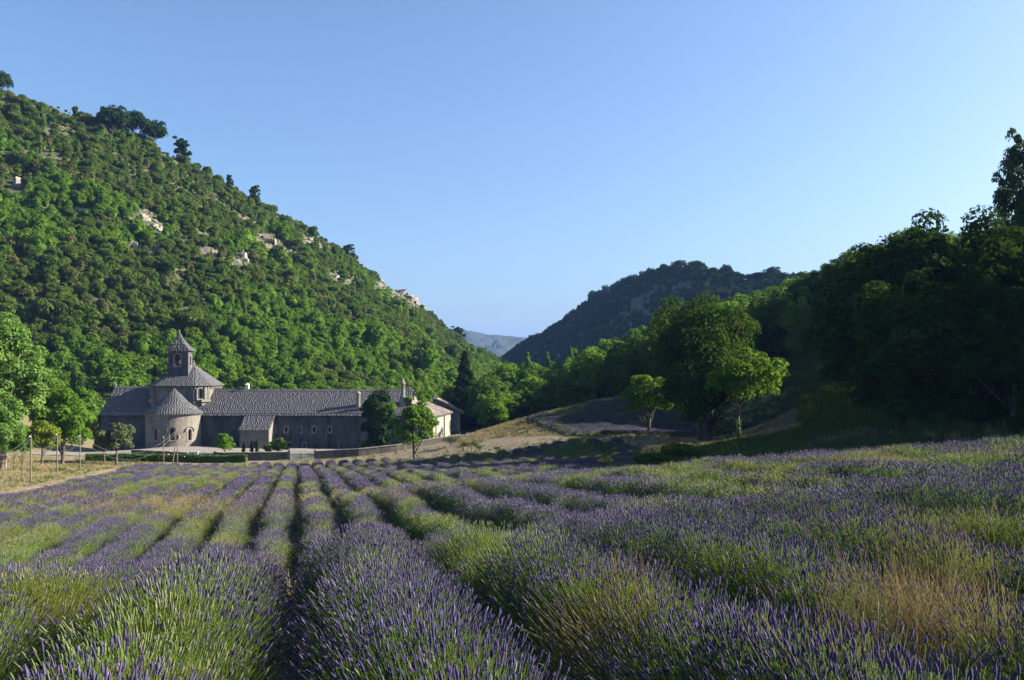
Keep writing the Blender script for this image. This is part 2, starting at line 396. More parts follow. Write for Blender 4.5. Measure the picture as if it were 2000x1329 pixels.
SANDS = [[(-8, 101.5), (-1, 98.5), (8, 101), (13, 104), (9, 113), (2, 121), (-4, 119), (-13, 128), (-26, 124), (-38, 121), (-38, 117), (-27, 118.2), (-17, 113.5)],
         [(-38, 117), (-47, 113.5), (-62, 118), (-60, 121), (-38, 122.5)]]
sz = np.zeros(GX.shape, bool)
for q in SANDS: sz |= zone(q)
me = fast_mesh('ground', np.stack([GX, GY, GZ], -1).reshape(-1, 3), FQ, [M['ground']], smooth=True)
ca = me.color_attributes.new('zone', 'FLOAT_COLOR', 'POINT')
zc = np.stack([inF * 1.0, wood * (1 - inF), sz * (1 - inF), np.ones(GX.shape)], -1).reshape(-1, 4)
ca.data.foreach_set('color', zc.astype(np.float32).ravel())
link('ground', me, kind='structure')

def sheet(name, poly, mat, lift=0.03, step=0.7):
    """a thin layer that follows the ground"""
    a = np.array(poly); xs = np.arange(a[:, 0].min(), a[:, 0].max() + step, step); ys = np.arange(a[:, 1].min(), a[:, 1].max() + step, step)
    X, Y = np.meshgrid(xs, ys); ok = inside(poly, X, Y)
    Z = gz(X, Y) + (fbm(X * 0.5, Y * 0.5, 3) - 0.5) * 0.16 + lift + 0.05 * fbm(X, Y, 8)
    Ii = np.arange(X.size).reshape(X.shape)
    q = np.stack([Ii[:-1, :-1], Ii[:-1, 1:], Ii[1:, 1:], Ii[1:, :-1]], -1).reshape(-1, 4)
    okf = ok.ravel()[q].all(1)
    return link(name, fast_mesh(name, np.stack([X, Y, Z], -1).reshape(-1, 3), q[okf], [mat], smooth=True), kind='structure')
M['gravel'] = plain_mat('courtyard_gravel', [(0.3, (0.16, 0.14, 0.125)), (0.7, (0.24, 0.215, 0.185))], 2.0, bump=0.3)
sheet('courtyard', [(-72, 128), (-48, 128.5), (-39, 127.5), (-20, 128.5), (-20, 144), (-72, 146)], M['gravel'], 0.06)
M['sandpath'] = plain_mat('sandy_track', [(0.3, (0.17, 0.125, 0.07)), (0.7, (0.28, 0.215, 0.13))], 1.5, bump=0.5)
sheet('path', [(-31, 52), (-39, 82), (-48.6, 113), (-50.6, 113), (-40.6, 82), (-32.3, 51), (-26, 32), (-24.6, 34)], M['sandpath'], 0.05)

# ------------------------------------------------------------------ hills
def interp(ctrl, u, k):
    c = np.array(ctrl, float); return np.interp(u, c[:, 0], c[:, k])
def smooth_interp(ctrl, u, k, w=60):
    return sum(interp(ctrl, u + d, k) for d in (-w, -w / 2, 0, w / 2, w)) / 5
L_RIDGE = [(-900, -150, 240), (-300, 70, 280), (0, 187, 300), (100, 207, 305), (190, 240, 310), (340, 307, 330), (400, 342, 340), (500, 397, 360), (600, 452, 385), (680, 504, 405), (760, 560, 430), (822, 600, 450), (870, 646, 470), (900, 668, 490), (960, 700, 520), (1000, 722, 545), (1040, 745, 570)]
L_FOOT = [(-900, 900, 120), (-300, 850, 150), (0, 790, 178), (340, 775, 188), (600, 772, 198), (800, 778, 218), (900, 772, 262), (960, 765, 330), (1000, 760, 400), (1040, 768, 450)]
def hill_pt(ridge, foot, u, t, bulge=0.0, amp=3.0, seed=5, w=30):
    u = np.asarray(u, float); t = np.asarray(t, float)
    Yr = smooth_interp(ridge, u, 2, w); Yf = smooth_interp(foot, u, 2, w); yr = smooth_interp(ridge, u, 1, w * 0.4); yf = smooth_interp(foot, u, 1, w)
    zr = (H0 - yr) * Yr / F; zf = (H0 - yf) * Yf / F
    tt = np.clip(t, -0.4, 1)
    back = np.clip(t - 1, 0, None)
    Y = Yf + (Yr - Yf) * (tt + back)
    Z = zf + (zr - zf) * (tt + bulge * tt * (1 - tt) * 1.0 - 0.55 * back)
    X = (u - 1000) * Y / F
    Z = Z + (fbm(X / 22.0, Y / 22.0 + u / 300.0, seed, 4) - 0.5) * amp * np.clip((1 - np.abs(2 * tt - 1)) * 2.0 + 0.12, 0, 1)
    return X, Y, Z
def hill_mesh(name, ridge, foot, u0, u1, nu, nt_, mat, bulge=0.0, amp=3.0, seed=5, tmax=1.7, w=30):
    u = np.linspace(u0, u1, nu); t = np.linspace(-0.35, tmax, nt_)
    U, T = np.meshgrid(u, t); X, Y, Z = hill_pt(ridge, foot, U, T, bulge, amp, seed, w)
    Ii = np.arange(U.size).reshape(U.shape)
    q = np.stack([Ii[:-1, :-1], Ii[:-1, 1:], Ii[1:, 1:], Ii[1:, :-1]], -1).reshape(-1, 4)
    return link(name, fast_mesh(name, np.stack([X, Y, Z], -1).reshape(-1, 3), q, [mat], smooth=True), kind='structure')
m, nt, out = new_mat('hillside_ground')
pb = N(nt, 'ShaderNodeBsdfPrincipled', i_Roughness=0.95); nt.links.new(pb.outputs[0], out.inputs[0]); v = pos(nt)
c = ramp(nt, noise(nt, 0.11, 6, 0.68, v), [(0.3, (0.02, 0.032, 0.010)), (0.47, (0.045, 0.055, 0.018)), (0.60, (0.10, 0.09, 0.045)), (0.74, (0.24, 0.21, 0.165))])
nt.links.new(c, pb.inputs['Base Color'])
b = N(nt, 'ShaderNodeBump', i_Strength=0.8, i_Distance=0.8); nt.links.new(noise(nt, 0.5, 6, 0.7, v), b.inputs['Height']); nt.links.new(b.outputs[0], pb.inputs['Normal'])
M['hill'] = m
hill_mesh('hill', L_RIDGE, L_FOOT, -900, 1040, 240, 90, M['hill'], 0.10, 7.0)

R_RIDGE = [(880, 760, 860), (960, 722, 930), (985, 703, 900), (1010, 686, 872), (1030, 672, 850), (1060, 662, 820), (1100, 634, 780), (1140, 604, 740), (1158, 583, 722), (1200, 566, 680), (1250, 543, 632), (1310, 528, 580), (1370, 527, 535), (1420, 543, 505), (1480, 545, 490), (1560, 548, 460), (1700, 535, 430), (2100, 470, 380), (2600, 420, 360)]
R_FOOT = [(880, 790, 740), (985, 780, 690), (1100, 775, 585), (1200, 765, 490), (1310, 740, 410), (1420, 715, 380), (1560, 680, 350), (1700, 650, 330), (2100, 600, 300), (2600, 560, 280)]
m, nt, out = new_mat('crag_hill_ground')
pb = N(nt, 'ShaderNodeBsdfPrincipled', i_Roughness=0.95); nt.links.new(pb.outputs[0], out.inputs[0]); v = pos(nt)
c = ramp(nt, noise(nt, 0.06, 6, 0.68, v), [(0.35, (0.025, 0.032, 0.012)), (0.5, (0.05, 0.05, 0.028)), (0.64, (0.11, 0.10, 0.08)), (0.78, (0.20, 0.185, 0.16))])
nt.links.new(c, pb.inputs['Base Color'])
b = N(nt, 'ShaderNodeBump', i_Strength=1.0, i_Distance=1.2); nt.links.new(noise(nt, 0.25, 6, 0.7, v), b.inputs['Height']); nt.links.new(b.outputs[0], pb.inputs['Normal'])
M['crag'] = m
hill_mesh('hill', R_RIDGE, R_FOOT, 880, 2600, 170, 70, M['crag'], 0.12, 12.0, 11, w=20)

F_RIDGE = [(-800, 640, 3600), (300, 640, 3400), (800, 636, 3200), (880, 640, 3200), (905, 643, 3200), (950, 652, 3150), (1000, 656, 3150), (1040, 660, 3100), (1200, 672, 3000), (1600, 690, 3000), (2600, 690, 3000)]
F_FOOT = [(-800, 730, 2300), (800, 735, 2300), (1000, 738, 2300), (2600, 740, 2200)]
m, nt, out = new_mat('far_wooded_ridge')
pb = N(nt, 'ShaderNodeBsdfPrincipled', i_Roughness=0.95); nt.links.new(pb.outputs[0], out.inputs[0]); v = pos(nt)
c = ramp(nt, noise(nt, 0.03, 6, 0.7, v), [(0.35, (0.010, 0.018, 0.008)), (0.55, (0.022, 0.034, 0.014)), (0.75, (0.05, 0.052, 0.03))]); nt.links.new(c, pb.inputs['Base Color'])
b = N(nt, 'ShaderNodeBump', i_Strength=1.0, i_Distance=12.0); nt.links.new(noise(nt, 0.05, 6, 0.75, v), b.inputs['Height']); nt.links.new(b.outputs[0], pb.inputs['Normal'])
M['far'] = m
hill_mesh('hills', F_RIDGE, F_FOOT, -800, 2600, 400, 40, M['far'], 0.1, 60.0, 23, w=8)
# ------------------------------------------------------------------ leaves, crowns, trees
def unit(v): return v / np.maximum(np.linalg.norm(v, axis=-1, keepdims=True), 1e-9)
def leaves(c, n, size, r, tint, long=1.0):
    """rhombic leaf sprays at points c with rough normals n"""
    k = len(c); t = unit(np.cross(n, r.normal(size=(k, 3)))); b = np.cross(n, t)
    s = (size * r.uniform(0.6, 1.4, k))[:, None]
    V = np.stack([c + t * s * 0.55 * long, c + b * s * 0.34 + n * s * 0.08, c - t * s * 0.55 * long, c - b * s * 0.34 + n * s * 0.08], 1).reshape(-1, 3)
    return V, np.arange(4 * k).reshape(-1, 4), tint
def clump_leaves(cent, rad, count, size, r, up=0.35, shell=0.55, flat=0.8, long=1.0):
    """count leaves in each ball of leaf (cent, rad), most of them near the outside"""
    k = len(cent); idx = np.repeat(np.arange(k), count)
    d = unit(r.normal(size=(len(idx), 3))); rr = r.uniform(shell ** 3, 1, len(idx)) ** (1 / 3)
    d[:, 2] = np.where(d[:, 2] < -0.55, -d[:, 2], d[:, 2])
    p = cent[idx] + d * (rad[idx] * rr)[:, None] * np.array([1, 1, flat])
    n = unit(d + np.array([0, 0, up]) + r.normal(size=d.shape) * 0.55)
    tint = np.clip(r.uniform(0, 1, k)[idx] * 0.5 + r.uniform(0, 1, len(idx)) * 0.5, 0, 1)
    return leaves(p, n, size, r, tint, long)
def join(parts):
    V, Q, T = [], [], []; n = 0
    for v, f, t in parts:
        V.append(v); Q.append(f + n); T.append(t); n += len(v)
    return np.concatenate(V), np.concatenate(Q), np.concatenate(T)
def ball(c, rad, r, n=8):
    """a low lumpy closed ball of quads: the dense inside of a crown"""
    th = np.linspace(0, 2 * np.pi, n, endpoint=False); ph = np.linspace(0.06, np.pi - 0.06, n // 2 + 1)
    T, Pp = np.meshgrid(th, ph); k = 1 + 0.18 * r.normal(size=T.shape)
    V = np.stack([np.cos(T) * np.sin(Pp), np.sin(T) * np.sin(Pp), np.cos(Pp)], -1) * k[..., None]
    V = V.reshape(-1, 3) * np.asarray(rad) + np.asarray(c); m = len(ph); Q = []
    for i in range(m - 1):
        for j in range(n):
            Q.append((i * n + j, (i + 1) * n + j, (i + 1) * n + (j + 1) % n, i * n + (j + 1) % n))
    return V, np.array(Q), np.full(len(Q), 0.15)
def envelope(r, k, rx, rz, zc, squash=0.0, low=0.25, lean=(0, 0)):
    """clump centres through a crown: more towards its outside"""
    d = unit(r.normal(size=(k, 3))); rr = r.uniform(0.25, 1, k) ** 0.45
    d[:, 2] = np.where(d[:, 2] < -low, -d[:, 2] * 0.5, d[:, 2])
    p = d * rr[:, None] * np.array([rx, rx, rz]); p[:, 0] += lean[0] * p[:, 2]; p[:, 1] += lean[1] * p[:, 2]
    p[:, 2] += zc; return p
def tree_meshes(seed, h, rx, trunk_h, tr, mat, bark, k=46, per=150, size=0.26, rc=0.26, stems=1, low=0.3, lean=(0, 0), core=0.0, up=0.35, ragged=0.12, flat=0.8):
    r = np.random.default_rng(seed)
    rz = (h - trunk_h) / 2; zc = trunk_h + rz
    cent = envelope(r, k, rx * (1 - rc * 0.6), rz * (1 - rc * 0.5), zc, low=low, lean=lean)
    cent += r.normal(size=cent.shape) * rx * ragged * np.array([1, 1, 0.7])
    cent[:, 2] = np.minimum(cent[:, 2], h - rx * rc * 0.5)
    rad = rx * rc * r.uniform(0.65, 1.3, k)
    parts = [clump_leaves(cent, rad, per, size, r, up, flat=flat)]
    if core: parts.append(ball((lean[0] * 0, 0, zc), (rx * core, rx * core, rz * core), r, 10))
    cm = fast_mesh('crown', *join(parts)[:2], [mat], tint=join(parts)[2]) if False else None
    V, Q, T = join(parts); cm = fast_mesh('crown', V, Q, [mat], tint=T)
    mb = MB()
    for s in range(stems):
        a = 2 * math.pi * s / stems + 0.5; off = Vector((math.cos(a), math.sin(a) * 0.6, 0)) * (tr * 1.25 if stems > 1 else 0)
        tw = Vector((r.normal() * 0.25, r.normal() * 0.25, 0)) * tr * 3
        top = Vector((lean[0] * rz * 0.3, lean[1] * rz * 0.3, zc)) + off * 3
        mid = off * 1.6 + tw * 0.5 + Vector((0, 0, trunk_h * 0.75))
        mb.tube([off + Vector((0, 0, -0.4)), off + Vector((0, 0, 0.12 * trunk_h)), mid, (mid + top) / 2 + tw, top], [tr * 1.45, tr * 1.02, tr * 0.85, tr * 0.6, tr * 0.25], 8)
        order = r.permutation(k)[:9 if stems == 1 else 6]
        for i in order:
            q = Vector(cent[i]); f = r.uniform(0.0, 0.6); st = mid.lerp(top, f); md = st.lerp(q, 0.5) + Vector((0, 0, -0.06 * rx))
            mb.tube([st, md, q], [tr * 0.42 * (1 - f * 0.4), tr * 0.25, tr * 0.08], 5)
    return cm, mb.mesh('trunk', bark, True)
def make_tree(name, label, cat, seed, group=None, **kw):
    cm, tm = tree_meshes(seed, **kw)
    t = thing(name, label, cat, group=group)
    link('crown', cm, t); link('trunk', tm, t); return t
def blob_mesh(name, seed, rx, h, mat, k=12, per=42, size=0.75, rc=0.42, core=0.62, up=0.5):
    """a whole small far tree as one mesh"""
    r = np.random.default_rng(seed); rz = h / 2
    cent = envelope(r, k, rx * 0.72, rz * 0.72, rz * 1.0, low=0.35); rad = rx * rc * r.uniform(0.7, 1.25, k)
    V, Q, T = join([clump_leaves(cent, rad, per, size, r, up), ball((0, 0, rz * 0.9), (rx * core, rx * core, rz * core), r, 8)])
    return fast_mesh(name, V, Q, [mat], tint=T)
def cone_mesh(name, seed, h, rad, mat, tiers=26, per=26, size=0.45, droop=0.2, bottom=0.06, power=0.9, core=0.55, jag=0.25):
    """a conifer or cypress: sprays set round a pointed body"""
    r = np.random.default_rng(seed); n = tiers * per
    z = r.uniform(bottom, 1, n) ** 1.0; a = r.uniform(0, 2 * np.pi, n)
    w = rad * np.minimum(1, ((1 - z) ** power) * 1.05) * np.minimum(1, z / 0.10 + 0.45)
    lob = 1 + jag * np.sin(a * 3 + z * 40 + r.uniform(0, 6)) * r.uniform(0.3, 1, n)
    rr = w * lob * r.uniform(0.55, 1, n)
    p = np.stack([np.cos(a) * rr, np.sin(a) * rr, z * h], -1)
    d = np.stack([np.cos(a), np.sin(a), np.full(n, 0.45 - droop)], -1)
    nn = unit(d + r.normal(size=d.shape) * 0.5)
    parts = [leaves(p, nn, size, r, r.uniform(0, 1, n), 1.3)]
    zz = np.linspace(bottom, 0.97, 9); th = np.linspace(0, 2 * np.pi, 9)[:-1]
    V = np.array([(np.cos(t) * rad * core * min(1, (1 - q) ** power + 0.02), np.sin(t) * rad * core * min(1, (1 - q) ** power + 0.02), q * h) for q in zz for t in th])
    Q = np.array([(i * 8 + j, i * 8 + (j + 1) % 8, (i + 1) * 8 + (j + 1) % 8, (i + 1) * 8 + j) for i in range(8) for j in range(8)])
    parts.append((V, Q, np.full(len(Q), 0.1)))
    V, Q, T = join(parts); return fast_mesh(name, V, Q, [mat], tint=T)

# ------------------------------------------------------------------ scattering of uncountable growth (one object, geometry nodes)
_groups = {}
def scatter_group(key, protos):
    ng = bpy.data.node_groups.new('scatter_' + key, 'GeometryNodeTree')
    ng.interface.new_socket('Geometry', in_out='INPUT', socket_type='NodeSocketGeometry')
    ng.interface.new_socket('Geometry', in_out='OUTPUT', socket_type='NodeSocketGeometry')
    gi = ng.nodes.new('NodeGroupInput'); go = ng.nodes.new('NodeGroupOutput'); jn = ng.nodes.new('GeometryNodeJoinGeometry')
    def attr(nm, ty):
        a = ng.nodes.new('GeometryNodeInputNamedAttribute'); a.data_type = ty; a.inputs['Name'].default_value = nm; return a.outputs['Attribute']
    rot = ng.nodes.new('FunctionNodeEulerToRotation'); ng.links.new(attr('rot', 'FLOAT_VECTOR'), rot.inputs[0])
    scl = attr('scl', 'FLOAT_VECTOR'); kd = attr('sort', 'INT')
    for i, p in enumerate(protos):
        oi = ng.nodes.new('GeometryNodeObjectInfo'); oi.inputs['Object'].default_value = p
        eq = ng.nodes.new('FunctionNodeCompare'); eq.data_type = 'INT'; eq.operation = 'EQUAL'
        ng.links.new(kd, eq.inputs[2]); eq.inputs[3].default_value = i
        ip = ng.nodes.new('GeometryNodeInstanceOnPoints')
        ng.links.new(gi.outputs[0], ip.inputs['Points']); ng.links.new(eq.outputs[0], ip.inputs['Selection'])
        ng.links.new(oi.outputs['Geometry'], ip.inputs['Instance']); ng.links.new(rot.outputs[0], ip.inputs['Rotation']); ng.links.new(scl, ip.inputs['Scale'])
        ng.links.new(ip.outputs[0], jn.inputs[0])
    ng.links.new(jn.outputs[0], go.inputs[0]); _groups[key] = ng; return ng
def scatter(name, key, p, rot, scl, kind, parent=None):
    me = bpy.data.meshes.new(name); n = len(p)
    me.vertices.add(n); me.vertices.foreach_set('co', np.ascontiguousarray(p, np.float32).ravel())
    scl = np.asarray(scl, float)
    if scl.ndim == 1: scl = np.repeat(scl[:, None], 3, 1)
    a = me.attributes.new('rot', 'FLOAT_VECTOR', 'POINT'); a.data.foreach_set('vector', np.ascontiguousarray(rot, np.float32).ravel())
    a = me.attributes.new('scl', 'FLOAT_VECTOR', 'POINT'); a.data.foreach_set('vector', np.ascontiguousarray(scl, np.float32).ravel())
    a = me.attributes.new('sort', 'INT', 'POINT'); a.data.foreach_set('value', np.ascontiguousarray(kind, np.int32))
    o = link(name, me, parent, 'stuff')
    md = o.modifiers.new('scatter', 'NODES'); md.node_group = _groups[key]; return o
def proto(me): return bpy.data.objects.new(me.name, me)          # a source of copies, never linked into the scene itself
def lean_rot(d, r):
    """Euler angles that turn +z to d, with a free spin first"""
    d = unit(d); tilt = np.arccos(np.clip(d[:, 2], -1, 1)); az = np.arctan2(d[:, 1], d[:, 0])
    spin = r.uniform(0, 2 * np.pi, len(d))
    # R = Rz(az) Ry(tilt) Rz(spin - az)  ->  XYZ Euler
    ca, sa, ct, st = np.cos(az), np.sin(az), np.cos(tilt), np.sin(tilt); c2, s2 = np.cos(spin - az), np.sin(spin - az)
    m00 = ca * ct * c2 - sa * s2; m10 = sa * ct * c2 + ca * s2; m20 = -st * c2; m21 = st * s2; m22 = ct
    return np.stack([np.arctan2(m21, m22), np.arcsin(np.clip(-m20, -1, 1)), np.arctan2(m10, m00)], -1)

# ------------------------------------------------------------------ the wooded hills
_hm = [M['scrub']] * 3 + [M['scrub_olive']] + [M['scrub_green']] * 3
hillm = [blob_mesh('scrub_oak', 100 + i, (2.6, 2.9, 2.2, 2.4, 2.7, 2.2, 3.0)[i], (4.4, 5.0, 5.6, 4.0, 5.0, 6.0, 4.6)[i], _hm[i], k=(15, 18, 12, 13, 17, 12, 20)[i], per=78, size=0.44, rc=(.40, .36, .46, .42, .36, .48, .34)[i]) for i in range(7)]
shrubm = [blob_mesh('scrub_bush', 130 + i, 1.6, 2.0, (M['scrub'], M['scrub_olive'], M['scrub_green'])[i], k=8, per=44, size=0.36) for i in range(3)]
pinem = [blob_mesh('hill_pine', 150 + i, 2.6, 5.2, M['pine'], k=12, per=44, size=0.6) for i in range(3)]
scatter_group('hillside', [proto(x) for x in hillm + shrubm])
scatter_group('crag', [proto(x) for x in pinem + hillm[:3] + shrubm[:2]])

def hill_points(ridge, foot, u0, u1, n, bulge, amp, seed, w, r, tmax=1.12, tmin=-0.1):
    u = r.uniform(u0, u1, n); t = r.uniform(tmin, tmax, n)
    X, Y, Z = hill_pt(ridge, foot, u, t, bulge, amp, seed, w)
    # thin by true area: keep chance follows the local spacing of the parametrisation
    Yr = smooth_interp(ridge, u, 2, w); Yf = smooth_interp(foot, u, 2, w)
    area = np.abs(Yr - Yf) * Y; k = r.uniform(0, 1, n) < area / area.max()
    return u[k], t[k], X[k], Y[k], Z[k]
rh = np.random.default_rng(21)
ROCKY = [(30, 365, 26), (130, 258, 18), (95, 250, 14), (15, 205, 16), (105, 320, 14), (265, 482, 16), (303, 490, 14), (405, 497, 20), (472, 507, 22), (285, 425, 26), (300, 445, 22), (150, 410, 12),
         (520, 472, 26), (550, 490, 20), (600, 470, 14), (622, 478, 12), (650, 540, 16), (682, 550, 12), (745, 560, 20), (775, 575, 22), (805, 585, 22), (820, 592, 10), (590, 748, 8), (660, 735, 8), (250, 735, 8)]
u, t, X, Y, Z = hill_points(L_RIDGE, L_FOOT, -500, 1030, 84000, 0.10, 7.0, 5, 30, rh, 1.10)
px = 1000 + F * X / Y; py = H0 - F * Z / Y
open_ = fbm(X / 16, Y / 16, 41, 3)
upper = sstep(0.35, 0.9, t)
keep = (open_ < 0.83 - 0.13 * upper) | (rh.uniform(0, 1, len(u)) < .2)
for a, b_, s in ROCKY:
    keep &= ~(((px - a) / (s * 0.98)) ** 2 + ((py - 5 - b_) / (s * 0.82)) ** 2 < 1)
u, t, X, Y, Z, upper, px, py, open_ = [q[keep] for q in (u, t, X, Y, Z, upper, px, py, open_)]
size = (0.52 - 0.08 * upper) * np.exp(rh.normal(size=len(u)) * .30) * np.clip(1.15 - (open_ - 0.4), 0.7, 1.2)
low_green = fbm(X / 30, Y / 30, 61, 3) + 0.30 * (0.45 - t)
kind = np.where(low_green > 0.5, rh.integers(4, 7, len(u)), rh.integers(0, 4, len(u)))
small = rh.uniform(0, 1, len(u)) < 0.16 + 0.34 * upper
kind = np.where(small, rh.integers(7, 10, len(u)), kind)
# the trees that show largest, low on the hill behind the abbey and in front, are things; the rest of the wood is one mass
vis = (px > -20) & (px < 1030) & (t > -0.05) & ~small
big = np.where(vis, size * 1700 / Y, 0); order = np.argsort(-big)[:60]
single = np.zeros(len(u), bool); single[order] = True
spin = rh.uniform(0, 6.28, len(u))
scatter('hillside_wood', 'hillside', np.c_[X, Y, Z - 0.4][~single], np.c_[0 * X, 0 * X, spin][~single], np.c_[size, size, size * rh.uniform(0.85, 1.25, len(u))][~single], kind[~single])
for i in np.nonzero(single)[0]:
    green = kind[i] >= 4
    tag(link('oak_tree', hillm[kind[i]], loc=(X[i], Y[i], Z[i] - 0.4), rz=float(spin[i])), 'rounded bright green oak low in the dense wood on the hillside behind the abbey' if green else 'rounded dark olive green oak low in the dense wood on the hillside behind the abbey', 'tree', 'bright oaks in the hillside wood' if green else 'dark oaks in the hillside wood').scale = (size[i], size[i], size[i] * 1.05)

u, t, X, Y, Z = hill_points(R_RIDGE, R_FOOT, 890, 1900, 26000, 0.12, 12.0, 11, 20, rh, 1.12)
px = 1000 + F * X / Y; py = H0 - F * Z / Y
cl = fbm(X / 30, Y / 30, 77, 3); cliff = np.zeros(len(u), bool)
for a, b_, sx_, sy_ in [(1255, 600, 26, 26), (1300, 572, 34, 16), (1345, 560, 24, 10), (1225, 630, 14, 16), (1190, 580, 8, 14)]:
    cliff |= ((px - a) / sx_) ** 2 + ((py - b_) / sy_) ** 2 < 1
keep = (~cliff | (rh.uniform(0, 1, len(u)) < 0.12)) & (cl < 0.74)
u, t, X, Y, Z = [q[keep] for q in (u, t, X, Y, Z)]
s = rh.uniform(0.5, 1.25, len(u)) * np.clip(Y / 600, 0.8, 1.25)
scatter('crag_wood', 'crag', np.c_[X, Y, Z - 0.4], np.c_[0 * X, 0 * X, rh.uniform(0, 6.28, len(u))], s, np.where(rh.uniform(0, 1, len(u)) < 0.82, rh.integers(0, 3, len(u)), rh.integers(3, 8, len(u))))

# rock faces that break through the wood
def rock_mesh(seed, sx, sy, sz):
    """a fractured outcrop: leaning blocks with split faces, wedged together"""
    import bmesh
    r = np.random.default_rng(seed); bm = bmesh.new(); n = int(r.integers(6, 10))
    for i in range(n):
        c = np.array([r.uniform(-.75, .75) * sx, r.uniform(-.4, .5) * sy, r.uniform(-.55, .25) * sz]); w = np.array([sx * r.uniform(.22, .5), sy * r.uniform(.4, .7), sz * r.uniform(.35, .85)])
        q = r.uniform(-1, 1, (13, 3)); q = np.sign(q) * np.abs(q) ** .45; q[:, 0] += q[:, 2] * r.uniform(-.3, .3)
        vs = [bm.verts.new(c + p * w) for p in q]
        res = bmesh.ops.convex_hull(bm, input=vs)
        bmesh.ops.delete(bm, geom=[e for e in set(res['geom_interior'] + res['geom_unused']) if isinstance(e, bmesh.types.BMVert)], context='VERTS')
    me = bpy.data.meshes.new('rock_face'); bm.to_mesh(me); bm.free(); me.materials.append(M['rock']); return me
def on_hill(ridge, foot, px_, py_, bulge, amp, seed, w):
    t = np.linspace(0, 1.05, 400); X, Y, Z = hill_pt(ridge, foot, np.full(400, float(px_)), t, bulge, amp, seed, w)
    s = H0 - F * Z / Y; i = int(np.argmin(np.abs(s - py_))); return np.array([X[i], Y[i], Z[i]])
ROCKS = [(30, 366, 34, 34, 'large pale limestone slab low on the left edge of the wooded hill'), (131, 259, 20, 16, 'pale limestone rock below the pines, near the top of the hill'), (108, 250, 9, 12, 'small pale stone beside the rock near the hilltop'),
         (14, 205, 22, 16, 'tawny rock patch just under the hilltop at the frame edge'), (262, 482, 24, 17, 'slanting pale rock in the middle of the wooded hill'), (303, 490, 14, 34, 'tall narrow white rock pillar in the middle of the wooded hill'),
         (405, 496, 30, 22, 'rounded pale rock between the white pillar and the split cliff'), (470, 507, 22, 36, 'split grey cliff with a white edge in the hillside wood'), (217, 484, 12, 12, 'small grey rock left of the slanting rock on the hill'),
         (300, 446, 22, 20, 'broken grey scree patch above the white rock pillar'), (272, 424, 22, 14, 'brownish scree patch above the slanting rock'), (515, 468, 40, 22, 'broad bare limestone ledge below the ridge, at its upper end'), (545, 488, 30, 18, 'lower bare limestone ledge beneath the broad one'),
         (612, 472, 16, 12, 'small pale outcrop near the ridge above the bare ledges'), (650, 541, 22, 16, 'pale rounded rock in the wood below the ridge'), (682, 551, 14, 10, 'small pale rock right beside the rounded rock below the ridge'), (742, 562, 24, 16, 'first rock of the cliff band that ends the ridge'),
         (772, 574, 30, 18, 'middle rock of the cliff band that ends the ridge'), (800, 582, 28, 20, 'grey rock of the cliff band just above the overhang'), (820, 590, 16, 14, 'overhanging rock nose at the end of the ridge'), (150, 412, 12, 14, 'small grey rock in the wood below the pines'), (590, 748, 16, 14, 'pale rock in the wood just above the abbey roof'), (255, 738, 12, 8, 'small pale rock in the wood by the bell tower')]
# loose stones and low bushes on the bare patches round the outcrops
scatter_group('scree', [proto(rock_mesh(360 + i, 1.0, .9, .7)) for i in range(4)] + [proto(x) for x in shrubm])
u, t, X, Y, Z = hill_points(L_RIDGE, L_FOOT, -60, 1000, 42000, 0.10, 7.0, 5, 30, rh, 1.06)
px = 1000 + F * X / Y; py = H0 - F * Z / Y; near_ = np.zeros(len(u))
for a, b_, s_ in ROCKY: near_ = np.maximum(near_, np.exp(-(((px - a) / (s_ * 1.3)) ** 2 + ((py - 5 - b_) / (s_ * 1.0)) ** 2)))
bare = (fbm(X / 16, Y / 16, 41, 3) > 0.79 - 0.15 * sstep(.35, .9, t)) * .5
k_ = rh.uniform(0, 1, len(u)) < np.maximum(near_, bare) * .55; X, Y, Z, near_ = X[k_], Y[k_], Z[k_], near_[k_]; n_ = len(X)
st_ = rh.uniform(0, 1, n_) < .35 + .3 * near_
scatter('scree', 'scree', np.c_[X, Y, Z - .05], np.c_[rh.normal(size=n_) * .3 * st_, rh.normal(size=n_) * .3 * st_, rh.uniform(0, 6.28, n_)], np.where(st_, np.exp(rh.normal(size=n_) * .6) * .5, rh.uniform(.2, .55, n_)), np.where(st_, rh.integers(0, 4, n_), rh.integers(4, 7, n_)))
for i, (a, b_, w_, h_, lb) in enumerate(ROCKS):
    p = on_hill(L_RIDGE, L_FOOT, a, b_, 0.10, 7.0, 5, 30); k = p[1] / F
    o = tag(link('rock_outcrop', rock_mesh(300 + i, w_ * k * 0.70, w_ * k * 0.6, h_ * k * 0.68), loc=p + np.array([0, 0.9, -0.1]), rz=rh.uniform(-0.6, 0.6)), lb, 'rock', 'limestone outcrops on the hillside')
# ------------------------------------------------------------------ the abbey
GY0 = 144.0                                # plane of the long wall that faces the field
def X_(px, Y=GY0): return (px - 1000.0) * Y / F
def Z_(py, Y=GY0): return (H0 - py) * Y / F
ABX = thing('abbey', 'old grey stone abbey with round apse, bell tower and stone slab roofs', 'abbey', (0, 0, 0))

